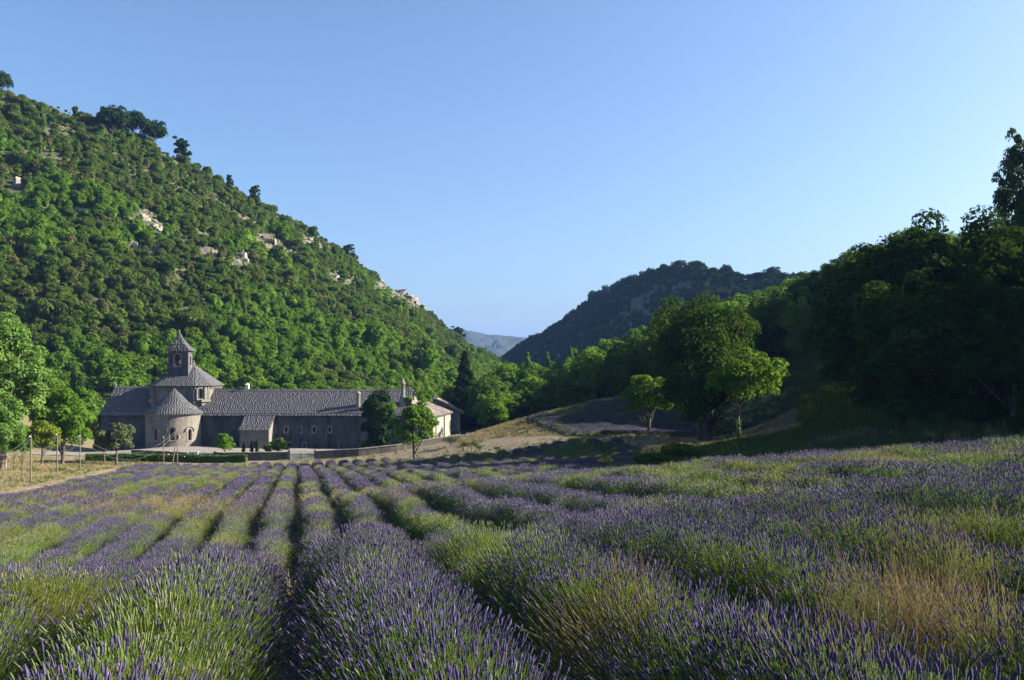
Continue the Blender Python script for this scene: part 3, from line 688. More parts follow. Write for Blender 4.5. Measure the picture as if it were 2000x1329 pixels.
def wall_with_holes(mb, u0, u1, z0, z1, holes, fn, du=1.2):
    """a wall skin with rectangular openings left in it; fn(u, z) -> point"""
    us = sorted(set(list(np.linspace(u0, u1, max(2, int((u1 - u0) / du) + 1))) + [h[0] for h in holes] + [h[1] for h in holes]))
    zs = sorted(set([z0, z1] + [h[2] for h in holes] + [h[3] for h in holes]))
    for i in range(len(us) - 1):
        for j in range(len(zs) - 1):
            cu, cz = (us[i] + us[i + 1]) / 2, (zs[j] + zs[j + 1]) / 2
            if any(h[0] < cu < h[1] and h[2] < cz < h[3] for h in holes): continue
            mb.poly([fn(us[i], zs[j]), fn(us[i + 1], zs[j]), fn(us[i + 1], zs[j + 1]), fn(us[i], zs[j + 1])], [(0, 1, 2, 3)])

def arch_profile(w, h, n=9):
    r = w / 2; pts = [(-r, 0), (-r, h - r)]
    pts += [(-r * math.cos(a), h - r + r * math.sin(a)) for a in np.linspace(0, math.pi, n)[1:-1]]
    return pts + [(r, h - r), (r, 0)]
def arched_window(parent, name, w, h, frame, loc, rz=0.0, depth=0.45, proud=0.05, mat=None, hood=False, square=False):
    """stone surround (> pane): an arched opening set in its stones; local x across, -y outwards"""
    inner = arch_profile(w, h); W = w / 2 + frame
    if square: inner = [(-w / 2, 0), (-w / 2, h * .5)] + [(-w / 2 + w * i / 8, h) for i in range(0, 9)][0:7] + [(w / 2, h * .5), (w / 2, 0)]
    n = len(inner); outer = []
    for (x, z) in inner:
        r = w / 2
        if z <= h - r + 1e-6: outer.append((math.copysign(W, x), z if z > 0 else -frame * 0.7))
        else:
            a = math.atan2(z - (h - r), x); outer.append(((r + frame) * math.cos(a), h - r + (r + frame) * math.sin(a)))
    v = []
    for y, prof in ((-proud, outer), (-proud, inner), (depth, inner), (depth, outer)):
        v += [(x, y, z) for x, z in prof]
    f = []
    for ring in range(3):
        for i in range(n - 1):
            f.append((ring * n + i, ring * n + i + 1, (ring + 1) * n + i + 1, (ring + 1) * n + i))
    for i in range(n - 1): f.append((3 * n + i, 3 * n + i + 1, i + 1, i))
    mb = MB(); mb.poly(v, f)
    mb.box(-W, W, -proud - 0.04, depth - 0.02, -frame * 1.1, 0.0)                      # sloping sill stone
    # corner stones fill the rectangle left in the wall round the arch
    if not square:
        for sgn in (-1, 1):
            mb.poly([(sgn * W, 0.03, h - w / 2), (sgn * W, 0.03, h + frame + .06), (0, 0.03, h + frame + .06)] + [((w / 2 + frame * .9) * math.cos(a) * sgn, 0.03, h - w / 2 + (w / 2 + frame * .9) * math.sin(a)) for a in np.linspace(math.pi / 2, 0, 6)], [tuple(range(9))])
    if hood:
        r0, r1 = w / 2 + frame + 0.16, w / 2 + frame + 0.30
        pts = []; ff = []
        for i, a in enumerate(np.linspace(-0.1, math.pi + 0.1, 13)):
            for rr, yy in ((r0, -proud), (r1, -proud), (r1, -proud - 0.14), (r0, -proud - 0.14)):
                pts.append((rr * math.cos(a), yy, h - w / 2 + rr * math.sin(a)))
        for i in range(12):
            for j in range(4): ff.append((i * 4 + j, i * 4 + (j + 1) % 4, i * 4 + 4 + (j + 1) % 4, i * 4 + 4 + j))
        mb.poly(pts, ff)
    o = mb.build(name, mat or M['stone_pale'], parent); o.location = loc; o.rotation_euler = (0, 0, rz)
    pane = MB(); pane.poly([(x, depth - 0.03, z) for x, z in inner], [tuple(range(n))])
    pane.build('pane', M['dark'], o); return o

def slab_roof(parent, name, e0, e1, r0, r1, r, w=0.36, course=0.22, th=0.042, overhang=0.25, jit=0.017):
    """courses of stone slabs from the eave e0-e1 up to the ridge r0-r1 (a point for a hip): uncounted, one part"""
    e0, e1, r0, r1 = [np.array(q, float) for q in (e0, e1, r0, r1)]
    up = (r0 + r1) / 2 - (e0 + e1) / 2; L = np.linalg.norm(up); nrm = unit(np.cross(e1 - e0, up)); s = up / L
    if nrm[2] < 0: nrm = -nrm
    e0 = e0 - s * overhang; e1 = e1 - s * overhang; L += overhang
    nc = max(2, int(L / course)); Vs, Ts = [], []
    for c in range(nc):
        f0 = c / nc; f1 = min(1.0, (c + 1.25) / nc)
        a0, b0 = e0 + (r0 - e0) * f0, e1 + (r1 - e1) * f0; a1, b1 = e0 + (r0 - e0) * f1, e1 + (r1 - e1) * f1
        wid = np.linalg.norm(b0 - a0); n = max(1, int(wid / w))
        cuts = np.sort(np.r_[0, np.clip((np.arange(1, n) + r.uniform(-.5, .5) + r.uniform(-0.35, 0.35, n - 1)) / n, .002, .998), 1])
        for k in range(n):
            q0, q1 = cuts[k] + 0.012 / max(wid, 1), cuts[k + 1] - 0.012 / max(wid, 1)
            lo = th * 0.6 + r.normal(4) * 0 + r.uniform(0, jit, 4); hi = th + r.uniform(0, jit, 4)
            drop = r.uniform(-0.06, 0.04)
            B = np.array([a0 + (b0 - a0) * q0 + s * drop, a0 + (b0 - a0) * q1 + s * drop, a1 + (b1 - a1) * q1, a1 + (b1 - a1) * q0])
            T = B + nrm * np.array([th + r.uniform(0, jit), th + r.uniform(0, jit), 0.02 + r.uniform(0, jit), 0.02 + r.uniform(0, jit)])[:, None]
            Vs.append(np.r_[B, T]); Ts.append(r.uniform(0, 1))
    V = np.concatenate(Vs); n = len(Ts)
    base = np.array([(4, 5, 6, 7), (0, 1, 5, 4), (1, 2, 6, 5), (2, 3, 7, 6), (3, 0, 4, 7)])
    Q = (base[None] + (np.arange(n) * 8)[:, None, None]).reshape(-1, 4)
    return link(name, fast_mesh(name, V, Q, [M['slab']], tint=np.repeat(Ts, 5)), parent, 'stuff')
def bed(parent, pts_list, name='roof'):
    mb = MB()
    for q in pts_list: mb.poly(q, [tuple(range(len(q)))])
    return mb.build(name, M['roofbed'], parent)

ra = np.random.default_rng(77)
# -- long wing: transept at the left, dormitory range to the right
xl, xr, zb = X_(198), X_(797), -14.4
ze, zrL, zrR, Yr = Z_(807), Z_(757, 149.2), Z_(763, 149.2), 149.2
xm = X_(372)
up_px = [535, 559, 585, 613.5, 644]; lo_px = [(565, 872, .75, 1.15), (594, 872, .35, 1.1), (667, 872, .7, 1.1)]
holes = []; wins = []
for p in up_px:
    x = X_(p); w, h = 0.42, 0.92; z = Z_(844); wins.append((x, z, w, h, 0.24)); holes.append((x - w / 2 - .12, x + w / 2 + .12, z - .1, z + h + .12))
for p, y, w, h in lo_px:
    x = X_(p); z = Z_(879); wins.append((x, z, w, h, 0.26)); holes.append((x - w / 2 - .12, x + w / 2 + .12, z - .1, z + h + .12))
xd = X_(620.5); holes.append((xd - .62, xd + .62, zb, Z_(871)))
xs_ = X_(433); holes.append((xs_ - .2, xs_ + .2, Z_(868), Z_(858)))
wl = MB(); wall_with_holes(wl, xl, xr, zb, ze, holes, lambda u, z: (u, GY0, z), 2.0)
wl.poly([(xl, GY0, zb), (xl, 154.4, zb), (xl, 154.4, ze), (xl, Yr, zrL), (xl, GY0, ze)], [(0, 1, 2, 3, 4)])
wl.poly([(xr, GY0, zb), (xr, 154.4, zb), (xr, 154.4, ze), (xr, Yr, zrR), (xr, GY0, ze)], [(4, 3, 2, 1, 0)])
wl.poly([(xl, 154.4, zb), (xr, 154.4, zb), (xr, 154.4, ze), (xl, 154.4, ze)], [(3, 2, 1, 0)])
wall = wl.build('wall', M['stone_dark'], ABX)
for x, z, w, h, fr in wins: arched_window(ABX, 'window', w, h, fr, (x, GY0, z))
d = MB(); d.box(xd - .62, xd + .62, GY0 + .35, GY0 + .42, zb, Z_(871)); d.build('door', M['dark'], ABX)
d = MB(); d.box(xs_ - .2, xs_ + .2, GY0 + .3, GY0 + .36, Z_(868), Z_(858)); d.build('slit_window', M['dark'], ABX)
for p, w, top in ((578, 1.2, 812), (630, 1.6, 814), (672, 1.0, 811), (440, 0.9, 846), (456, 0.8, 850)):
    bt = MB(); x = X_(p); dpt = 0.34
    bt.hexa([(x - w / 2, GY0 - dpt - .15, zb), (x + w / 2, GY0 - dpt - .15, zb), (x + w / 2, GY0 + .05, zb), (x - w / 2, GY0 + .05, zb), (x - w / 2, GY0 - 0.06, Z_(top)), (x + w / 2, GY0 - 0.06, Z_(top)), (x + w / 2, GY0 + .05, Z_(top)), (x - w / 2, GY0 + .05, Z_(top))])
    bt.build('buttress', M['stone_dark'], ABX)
co = MB(); co.box(xl - .1, xr + .1, GY0 - 0.22, GY0 + 0.1, ze - 0.24, ze - 0.02); co.build('cornice', M['stone_pale'], ABX)
ov = 0.35; sl_ = (zrL - ze) / (Yr - GY0)
rf = bed(ABX, [[(xl - .2, GY0 - ov, ze - ov * sl_), (xm, GY0 - ov, ze - ov * sl_), (xm, Yr, zrL), (xl - .2, Yr, zrL)], [(xm, GY0 - ov, ze - ov * .8), (xr + .2, GY0 - ov, ze - ov * .8), (xr + .2, Yr, zrR), (xm, Yr, zrR)],
               [(xr + .2, 154.7, ze - .3), (xl - .2, 154.7, ze - .3), (xl - .2, Yr, zrL), (xr + .2, Yr, zrR)]])
slab_roof(rf, 'roof_slab', (xl - .2, GY0 - ov, ze - ov * sl_), (xm, GY0 - ov, ze - ov * sl_), (xl - .2, Yr, zrL), (xm, Yr, zrL), ra)
slab_roof(rf, 'roof_slab', (xm, GY0 - ov, ze - ov * .8), (xr + .2, GY0 - ov, ze - ov * .8), (xm, Yr, zrR), (xr + .2, Yr, zrR), ra)
rc_ = MB()
xx = xl - .25
while xx < xr:
    zz = zrL if xx < xm else zrR; a = ra.uniform(.5, .9)
    rc_.hexa([(xx, Yr - .28, zz - .10), (xx + a, Yr - .28, zz - .10), (xx + a, Yr + .28, zz - .10), (xx, Yr + .28, zz - .10), (xx, Yr - .12, zz + .2 + ra.uniform(0, .06)), (xx + a - .03, Yr - .12, zz + .2), (xx + a - .03, Yr + .12, zz + .2), (xx, Yr + .12, zz + .2)]); xx += a
rdg = rc_.build('ridge_stone', M['stone_pale'], rf)
fi = MB(); fi.lathe(xl, Yr, [(.16, zrL + .15), (.2, zrL + .35), (.1, zrL + .5), (.14, zrL + .7), (0.02, zrL + .95)], 8); fi.build('finial', M['stone_pale'], ABX)

# -- apse: half round, cone of slabs
ax, ay, ar = -55.75, GY0 - 0.3, 4.45
zae, zap = Z_(809, 139.6), Z_(759, 143.5)
A0, A1 = -math.pi, 0.0
def apf(a, z): return (ax + ar * math.cos(a), ay + ar * math.sin(a), z)
aw = []; ah = []
for p, dark in ((304, False), (336.5, True), (371, True)):
    # angle on the drum whose point lies in the column p of the photograph
    aa = np.linspace(-math.pi + .05, -.05, 2000); pp = 1000 + F * (ax + ar * np.cos(aa)) / (ay + ar * np.sin(aa)); a = aa[np.argmin(np.abs(pp - p))]
    Yw = ay + ar * math.sin(a); z = Z_(860, Yw); aw.append((a, z, Yw)); ah.append((a - .46 / ar, a + .46 / ar, z - .12, z + 2.02))
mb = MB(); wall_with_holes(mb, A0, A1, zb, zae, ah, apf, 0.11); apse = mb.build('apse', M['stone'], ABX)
for a, z, Yw in aw: arched_window(apse, 'window', 0.62, 1.8, 0.2, (ax + (ar - .03) * math.cos(a), ay + (ar - .03) * math.sin(a), z), a + math.pi / 2, 0.5, 0.05, hood=True)
mb = MB(); mb.lathe(ax, ay, [(ar, zae - .35), (ar + .16, zae - .3), (ar + .22, zae - .05), (ar + .22, zae), (ar - .1, zae)], 40, A0, A1); mb.build('cornice', M['stone_pale'], apse)
mb = MB(); mb.lathe(ax, ay, [(ar + .42, zae - .06), (ar * .55, zae + (zap - zae) * .42), (0.02, zap)], 36, A0, 0.0); ar_roof = mb.build('roof', M['roofbed'], apse)
def cone_slabs(parent, cx, cy, prof, a0, a1, r, w=.42, course=.27):
    """slab courses round a cone: prof = (radius, z) from the eave up"""
    Vs, Ts = [], []
    for (r0, z0), (r1, z1) in zip(prof[:-1], prof[1:]):
        L = math.hypot(r1 - r0, z1 - z0); nc = max(1, int(L / course)); nr, nz = (z1 - z0) / L, (r0 - r1) / L
        for c in range(nc):
            f0, f1 = c / nc, min(1, (c + 1.2) / nc); R0, R1 = r0 + (r1 - r0) * f0, r0 + (r1 - r0) * f1; h0, h1 = z0 + (z1 - z0) * f0, z0 + (z1 - z0) * f1
            n = max(3, int(R0 * abs(a1 - a0) / w)); sh = r.uniform(0, .9)
            for k in range(n):
                q = [a0 + (a1 - a0) * min(1, max(0, (k + e + sh - .5 + r.uniform(-.1, .1)) / n)) for e in (.02, .98)]
                B = [(R0, q[0], h0), (R0, q[1], h0), (R1, q[1], h1), (R1, q[0], h1)]; lift = [.06 + r.uniform(0, .035), .06 + r.uniform(0, .035), .02 + r.uniform(0, .03), .02 + r.uniform(0, .03)]
                Vs.append(np.array([(cx + rr * math.cos(a), cy + rr * math.sin(a), z) for rr, a, z in B] + [(cx + (rr + nr * l) * math.cos(a), cy + (rr + nr * l) * math.sin(a), z + nz * l) for (rr, a, z), l in zip(B, lift)])); Ts.append(r.uniform(0, 1))
    base = np.array([(4, 5, 6, 7), (0, 1, 5, 4), (1, 2, 6, 5), (2, 3, 7, 6), (3, 0, 4, 7)])
    return link('roof_slab', fast_mesh('roof_slab', np.concatenate(Vs), (base[None] + (np.arange(len(Ts)) * 8)[:, None, None]).reshape(-1, 4), [M['slab']], tint=np.repeat(Ts, 5)), parent, 'stuff')
zm_ = zae + (zap - zae) * .42
cone_slabs(ar_roof, ax, ay, [(ar + .48, zae - .07), (ar * .55, zm_), (.05, zap)], A0, A1, ra)
# gather the cone's pieces into one part
def merge(parent, name):
    obs = [c for c in parent.children if c.name.split('.')[0] == name]
    Vs, Qs, Ts, n = [], [], [], 0
    for o in obs:
        me = o.data; v = np.empty(len(me.vertices) * 3, np.float32); me.vertices.foreach_get('co', v); v = v.reshape(-1, 3)
        q = np.empty(len(me.loops), np.int32); me.loops.foreach_get('vertex_index', q); t = np.empty(len(me.polygons), np.float32); me.attributes['tint'].data.foreach_get('value', t)
        Vs.append(v); Qs.append(q.reshape(-1, 4) + n); Ts.append(t); n += len(v); mats = list(me.materials)
    for o in obs: bpy.data.objects.remove(o)
    return link(name, fast_mesh(name, np.concatenate(Vs), np.concatenate(Qs), mats, tint=np.concatenate(Ts)), parent, 'stuff')
merge(rf, 'roof_slab')

# -- crossing tower: chamfered square, hipped slab roof
tx, ty, th_, tc = -56.1, 150.0, 5.0, 1.95
zt = Z_(753, 145); ztb = -9.0
oc = [(tx - th_ + tc, ty - th_), (tx + th_ - tc, ty - th_), (tx + th_, ty - th_ + tc), (tx + th_, ty + th_ - tc), (tx + th_ - tc, ty + th_), (tx - th_ + tc, ty + th_), (tx - th_, ty + th_ - tc), (tx - th_, ty - th_ + tc)]
tw = MB()
for i in range(8):
    a, b_ = oc[i], oc[(i + 1) % 8]
    tw.poly([(*a, ztb), (*b_, ztb), (*b_, zt), (*a, zt)], [(0, 1, 2, 3)])
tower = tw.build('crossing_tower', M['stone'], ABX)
# windows, piers and brackets on the two front chamfers
for i in (1, 7):
    a, b_ = np.array(oc[i]), np.array(oc[(i + 1) % 8]); mid = (a + b_) / 2; dr = unit(b_ - a); nr = np.array([dr[1], -dr[0]]); ang = math.atan2(dr[1], dr[0])
    sill = Z_(779, 146); w_ = arched_window(tower, 'window', 0.75, 1.75, 0.22, (*(mid - dr * .35 + nr * .06), sill), ang, 0.0 + .05, 0.22, M['stone_pale'])
    pr = MB(); pr.box(-.2, .2, -.5, 0.05, 0, 1.9); pr.box(-.85, .75, -.75, .05, -.55, -.1); pr.box(-.7, .6, -.5, .05, -1.25, -.55)
    o = pr.build('pier', M['stone_pale'], tower); o.location = (*(mid + dr * .52), sill); o.rotation_euler = (0, 0, ang)
cb_ = MB(); ce = MB(); k2 = 1.045
for i in range(8):
    a, b_ = np.array(oc[i]), np.array(oc[(i + 1) % 8]); c0 = np.array([tx, ty])
    p = [c0 + (q - c0) * s for s in (1.001, k2) for q in (a, b_)]
    ce.hexa([(*p[0], zt - .28), (*p[1], zt - .28), (*p[3], zt - .18), (*p[2], zt - .18), (*p[0], zt), (*p[1], zt), (*p[3], zt), (*p[2], zt)])
    L = np.linalg.norm(b_ - a); dr = (b_ - a) / L; nr = np.array([dr[1], -dr[0]])
    for j in range(int(L / .55)):
        m0 = a + dr * (j + .5) * L / int(L / .55)
        q = [m0 - dr * .1, m0 + dr * .1, m0 + dr * .1 + nr * .22, m0 - dr * .1 + nr * .22]
        cb_.hexa([(*x, zt - .62) for x in q] + [(*x, zt - .285) for x in q])
ce.build('cornice', M['stone_pale'], tower); cb_.build('corbel_table', M['stone_pale'], tower, kind='stuff')
tap = np.array([tx + 0.9, ty, Z_(712, 150)])
tip = [(tap[0] - .9, ty, tap[2]), (tap[0] + .35, ty, tap[2])]
trf = MB(); ek = 1.08
ev = [((tx + (x - tx) * ek), (ty + (y - ty) * ek), zt - .05) for x, y in oc]
top_of = [tip[0], tip[1], tip[1], tip[1], tip[1], tip[0], tip[0], tip[0]]
for i in range(8):
    j = (i + 1) % 8
    if top_of[i] == top_of[j]: trf.poly([ev[i], ev[j], top_of[i]], [(0, 1, 2)])
    else: trf.poly([ev[i], ev[j], top_of[j], top_of[i]], [(0, 1, 2, 3)])
troof = trf.build('tower_roof', M['roofbed'], ABX)
for i in range(8):
    if i in (3, 4, 5): continue
    j = (i + 1) % 8; slab_roof(troof, 'roof_slab', ev[i], ev[j], top_of[i], top_of[j], ra, overhang=.1)
slab_roof(troof, 'roof_slab', ev[2], ev[3], top_of[2], top_of[3], ra, overhang=.1)
merge(troof, 'roof_slab')
fi = MB(); fi.lathe(tip[1][0], ty, [(.2, tap[2] - .1), (.16, tap[2] + .25), (.07, tap[2] + .35), (.13, tap[2] + .52), (.02, tap[2] + .75)], 8); fi.build('finial', M['stone_pale'], ABX)

# -- belfry: little square tower with arched openings and a steep curved cap
bx0, bx1, by0, by1 = X_(328.5, 147), X_(367.5, 147), 147.0, 149.0
bz0, bz1 = -1.6, Z_(685, 147)
bcx = X_(346.5, 147); oz, oh, ow = Z_(715, 147), 2.0, 1.05
bl = MB()
hole = (bcx - ow / 2 - .1, bcx + ow / 2 + .1, oz - .1, oz + oh + .1)
wall_with_holes(bl, bx0, bx1, bz0, bz1, [hole], lambda u, z: (u, by0, z), 2)
wall_with_holes(bl, bx0, bx1, bz0, bz1, [hole], lambda u, z: (u, by1, z), 2)
sideh = (147.55, 148.45, oz - .05, oz + oh - .1)
wall_with_holes(bl, by0, by1, bz0, bz1, [sideh], lambda u, z: (bx1, u, z), 2); wall_with_holes(bl, by0, by1, bz0, bz1, [sideh], lambda u, z: (bx0, u, z), 2)
bl.poly([(bx0, by0, oz - .3), (bx1, by0, oz - .3), (bx1, by1, oz - .3), (bx0, by1, oz - .3)], [(0, 1, 2, 3)])
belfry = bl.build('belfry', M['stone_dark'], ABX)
arched_window(belfry, 'bell_opening', ow, oh, 0.2, (bcx, by0, oz), 0, 0.4, 0.04)
for c in list(belfry.children):
    for g in list(c.children): bpy.data.objects.remove(g)
o = arched_window(belfry, 'bell_opening', ow, oh, 0.2, (bcx, by1, oz), math.pi, 0.4, 0.04)
for g in list(o.children): bpy.data.objects.remove(g)
for xx, s in ((bx1, 1), (bx0, -1)):
    o = arched_window(belfry, 'side_opening', 0.62, oh - .25, 0.14, (xx, 148.0, oz), s * math.pi / 2, 0.35, 0.04)
    for g in list(o.children): bpy.data.objects.remove(g)
bk = MB(); bk.box(bx0 + .42, bx1 - .42, 148.5, 148.58, oz - .3, bz1); bk.build('inner_wall', M['stone'], belfry)
be = MB(); be.lathe(bcx, 148.0, [(.5, oz + .35), (.44, oz + .5), (.33, oz + .9), (.27, oz + 1.25), (.12, oz + 1.4), (.1, oz + 1.75)], 14); be.lathe(bcx, 148.0, [(.06, oz + .15), (.08, oz + .3), (.04, oz + .4)], 8)
be.box(bcx - .8, bcx + .8, 147.93, 148.07, oz + 1.62, oz + 1.78); tag(be.build('bell', M['bronze'], None, True), 'small dark bell hanging in the arched opening of the bell tower', 'bell')
bc = MB(); bc.box(bx0 - .08, bx1 + .08, by0 - .08, by1 + .08, bz1 - .16, bz1 + .03); bc.build('cornice', M['stone_pale'], belfry)
apx = (X_(350.5, 148), 148.0, Z_(649, 148)); cap = MB(); Wx0, Wx1, Wy0, Wy1 = bx0 - .28, bx1 + .38, by0 - .3, by1 + .3
levels = [(0, bz1 - .02), (0.16, bz1 + .35), (.42, bz1 + 1.0), (.72, bz1 + 1.95), (1, apx[2])]
ring = []
for f, z in levels:
    ring.append([(Wx0 + (apx[0] - Wx0) * f, Wy0 + (148 - Wy0) * f, z), (Wx1 + (apx[0] - Wx1) * f, Wy0 + (148 - Wy0) * f, z), (Wx1 + (apx[0] - Wx1) * f, Wy1 + (148 - Wy1) * f, z), (Wx0 + (apx[0] - Wx0) * f, Wy1 + (148 - Wy1) * f, z)])
broof = MB()
for i in range(len(ring) - 1):
    for j in range(4): broof.poly([ring[i][j], ring[i][(j + 1) % 4], ring[i + 1][(j + 1) % 4], ring[i + 1][j]], [(0, 1, 2, 3)])
broof = broof.build('belfry_roof', M['roofbed'], ABX)
for i in range(len(ring) - 1):
    for j in range(4): slab_roof(broof, 'roof_slab', ring[i][j], ring[i][(j + 1) % 4], ring[i + 1][j], ring[i + 1][(j + 1) % 4], ra, w=.42, course=.3, overhang=.05 if i == 0 else 0, th=.05)
merge(broof, 'roof_slab')
mb = MB(); mb.lathe(apx[0], 148, [(.11, apx[2] - .15), (.09, apx[2] + .1), (.14, apx[2] + .2), (.02, apx[2] + .42)], 8); mb.build('finial', M['stone_pale'], ABX)

# -- lean-to in front of the dormitory wall
lx0, lx1, lyf = X_(468, 140.4), X_(525, 140.4), 140.4
lz0, lz1 = Z_(837, 140.4), Z_(809.5)
le = MB(); sx_ = X_(497, 140.4)
wall_with_holes(le, lx0, lx1, zb, lz0, [(sx_ - .14, sx_ + .14, Z_(873, 140.4), Z_(862, 140.4))], lambda u, z: (u, lyf, z), 1.5)
le.poly([(lx1, lyf, zb), (lx1, GY0 - .003, zb), (lx1, GY0 - .003, lz1), (lx1, lyf, lz0)], [(0, 1, 2, 3)]); le.poly([(lx0, lyf, zb), (lx0, GY0 - .003, zb), (lx0, GY0 - .003, lz1), (lx0, lyf, lz0)], [(3, 2, 1, 0)])
lean = le.build('lean_to', M['stone'], ABX)
d = MB(); d.box(sx_ - .14, sx_ + .14, lyf + .25, lyf + .3, Z_(873, 140.4), Z_(862, 140.4)); d.build('slit_window', M['dark'], lean)
lr = bed(lean, [[(lx0 - .2, lyf - .3, lz0 - .24), (lx1 + .2, lyf - .3, lz0 - .24), (lx1 + .2, GY0 - .02, lz1 + .06), (lx0 - .2, GY0 - .02, lz1 + .06)]])
# third level: slabs belong to the lean-to itself
slab_roof(lean, 'roof_slab', (lx0 - .2, lyf - .3, lz0 - .24), (lx1 + .2, lyf - .3, lz0 - .24), (lx0 - .2, GY0 - .02, lz1 + .06), (lx1 + .2, GY0 - .02, lz1 + .06), ra, overhang=.1)

# -- chimneys
def roof_z(y): return ze + (zrR - ze) * (y - GY0) / (Yr - GY0)
cx_ = X_(699.7, 145.6); mb = MB(); z0 = roof_z(145.6) - .3
mb.lathe(cx_, 145.6, [(.36, z0), (.34, Z_(771, 145.6)), (.42, Z_(770, 145.6)), (.42, Z_(768.5, 145.6)), (.3, Z_(767, 145.6)), (.05, Z_(763.5, 145.6))], 14); mb.build('chimney', M['stone_pale'], ABX, True)
cx_ = X_(787, 146); mb = MB(); zt_ = lambda p: Z_(p, 146)
mb.box(cx_ - .5, cx_ + .5, 145.5, 146.5, roof_z(145.5) - 1, zt_(776)); mb.lathe(cx_, 146, [(.42, zt_(776)), (.34, zt_(772)), (.32, zt_(760)), (.38, zt_(759.5)), (.38, zt_(758.5))], 12)
for a in np.linspace(0, 2 * math.pi, 6, endpoint=False): mb.tube([(cx_ + .29 * math.cos(a), 146 + .29 * math.sin(a), zt_(758.5)), (cx_ + .29 * math.cos(a), 146 + .29 * math.sin(a), zt_(750))], [.07, .07], 5)
mb.lathe(cx_, 146, [(.1, zt_(750)), (.42, zt_(750)), (.42, zt_(748.8)), (.2, zt_(744)), (.1, zt_(741)), (.02, zt_(737))], 12); mb.build('chimney', M['stone_pale'], ABX)

# ------------------------------------------------------------------ the houses at the right end of the abbey
def tile_roof(parent, e0, e1, r0, r1, r, w=.24, course=.42):
    return slab_tiles(parent, e0, e1, r0, r1, r, w, course)
def slab_tiles(parent, e0, e1, r0, r1, r, w, course):
    """rows of round clay tiles running up the slope"""
    e0, e1, r0, r1 = [np.array(q, float) for q in (e0, e1, r0, r1)]
    up = (r0 + r1) / 2 - (e0 + e1) / 2; s = unit(up); nrm = unit(np.cross(e1 - e0, up)); nrm = nrm if nrm[2] > 0 else -nrm
    wid = np.linalg.norm(e1 - e0); n = int(wid / w); Vs, Ts = [], []
    L = np.linalg.norm(up); nc = int(L / course)
    for k in range(n):
        q0, q1 = k / n, (k + 1) / n
        for c in range(nc):
            f0, f1 = c / nc, min(1, (c + 1.2) / nc)
            a0 = e0 + (r0 - e0) * f0; b0 = e1 + (r1 - e1) * f0; a1 = e0 + (r0 - e0) * f1; b1 = e1 + (r1 - e1) * f1
            pr = []
            for (a, b_, lift) in ((a0, b0, .05), (a1, b1, .015)):
                for g, hgt in ((0.06, 0), (.3, .075), (.7, .075), (.94, 0)):
                    pr.append(a + (b_ - a) * (q0 + (q1 - q0) * g) + nrm * (hgt + lift + r.uniform(0, .012)))
            Vs.append(np.array(pr)); Ts.append(r.uniform(0, 1))
    V = np.concatenate(Vs); m_ = len(Ts); base = np.array([(0, 1, 5, 4), (1, 2, 6, 5), (2, 3, 7, 6)])
    Q = (base[None] + (np.arange(m_) * 8)[:, None, None]).reshape(-1, 4)
    return link('roof_tile', fast_mesh('roof_tile', V, Q, [M['tile']], tint=np.repeat(Ts, 3)), parent, 'stuff')
# annex with the long sunlit wall
a = P(836, 854, 151); b_ = P(880.5, 851, 166); hA, hB = P(836, 812.5, 151)[2], P(880.5, 804, 166)[2]
dv = unit((b_ - a)[:2]); nv = np.array([dv[1], -dv[0]]); back = -nv * 7.0
HS = thing('house', 'low annex with a long sunlit cream wall beside the leafy tree', 'house', (0, 0, 0))
mb = MB(); zb2 = -13.5
c0, c1 = a[:2] - dv * 3, b_[:2]; c2, c3 = c1 + back, c0 + back; zeA = hA - .25
mb.poly([(*c0, zb2), (*c1, zb2), (*c1, hB), (*c0, zeA)], [(0, 1, 2, 3)]); mb.poly([(*c1, zb2), (*c2, zb2), (*c2, hB + 2.6), (*c1, hB)], [(0, 1, 2, 3)])
mb.poly([(*c3, zb2), (*c0, zb2), (*c0, zeA), (*c3, zeA + 2.6)], [(0, 1, 2, 3)]); mb.poly([(*c2, zb2), (*c3, zb2), (*c3, zeA + 2.6), (*c2, hB + 2.6)], [(0, 1, 2, 3)])
mb.build('wall', M['render'], HS)
oe = nv * .5
rf2 = bed(HS, [[(*(c0 + oe), zeA - .17), (*(c1 + oe), hB - .17), (*c2, hB + 2.66), (*c3, zeA + 2.66)], [(*(c0 + oe), zeA - .30), (*(c1 + oe), hB - .30), (*c1, hB - .12), (*c0, zeA - .12)]])
slab_tiles(rf2, (*(c0 + oe), zeA - .15), (*(c1 + oe), hB - .15), (*c3, zeA + 2.7), (*c2, hB + 2.7), ra, .3, .5)
for f, w in ((.42, .1), (.72, .32), (.3, .06)):
    q = c0 + (c1 - c0) * f; h_ = zeA + (hB - zeA) * f; pp = MB(); q2 = q + dv * w
    pp.hexa([(*q, zb2), (*q2, zb2), (*(q2 + nv * .22), zb2), (*(q + nv * .22), zb2), (*q, h_ - .2), (*q2, h_ - .2), (*(q2 + nv * .22), h_ - .2), (*(q + nv * .22), h_ - .2)])
    pp.build('buttress' if w > .2 else 'downpipe', M['stone_pale'] if w > .2 else M['galv'], HS)
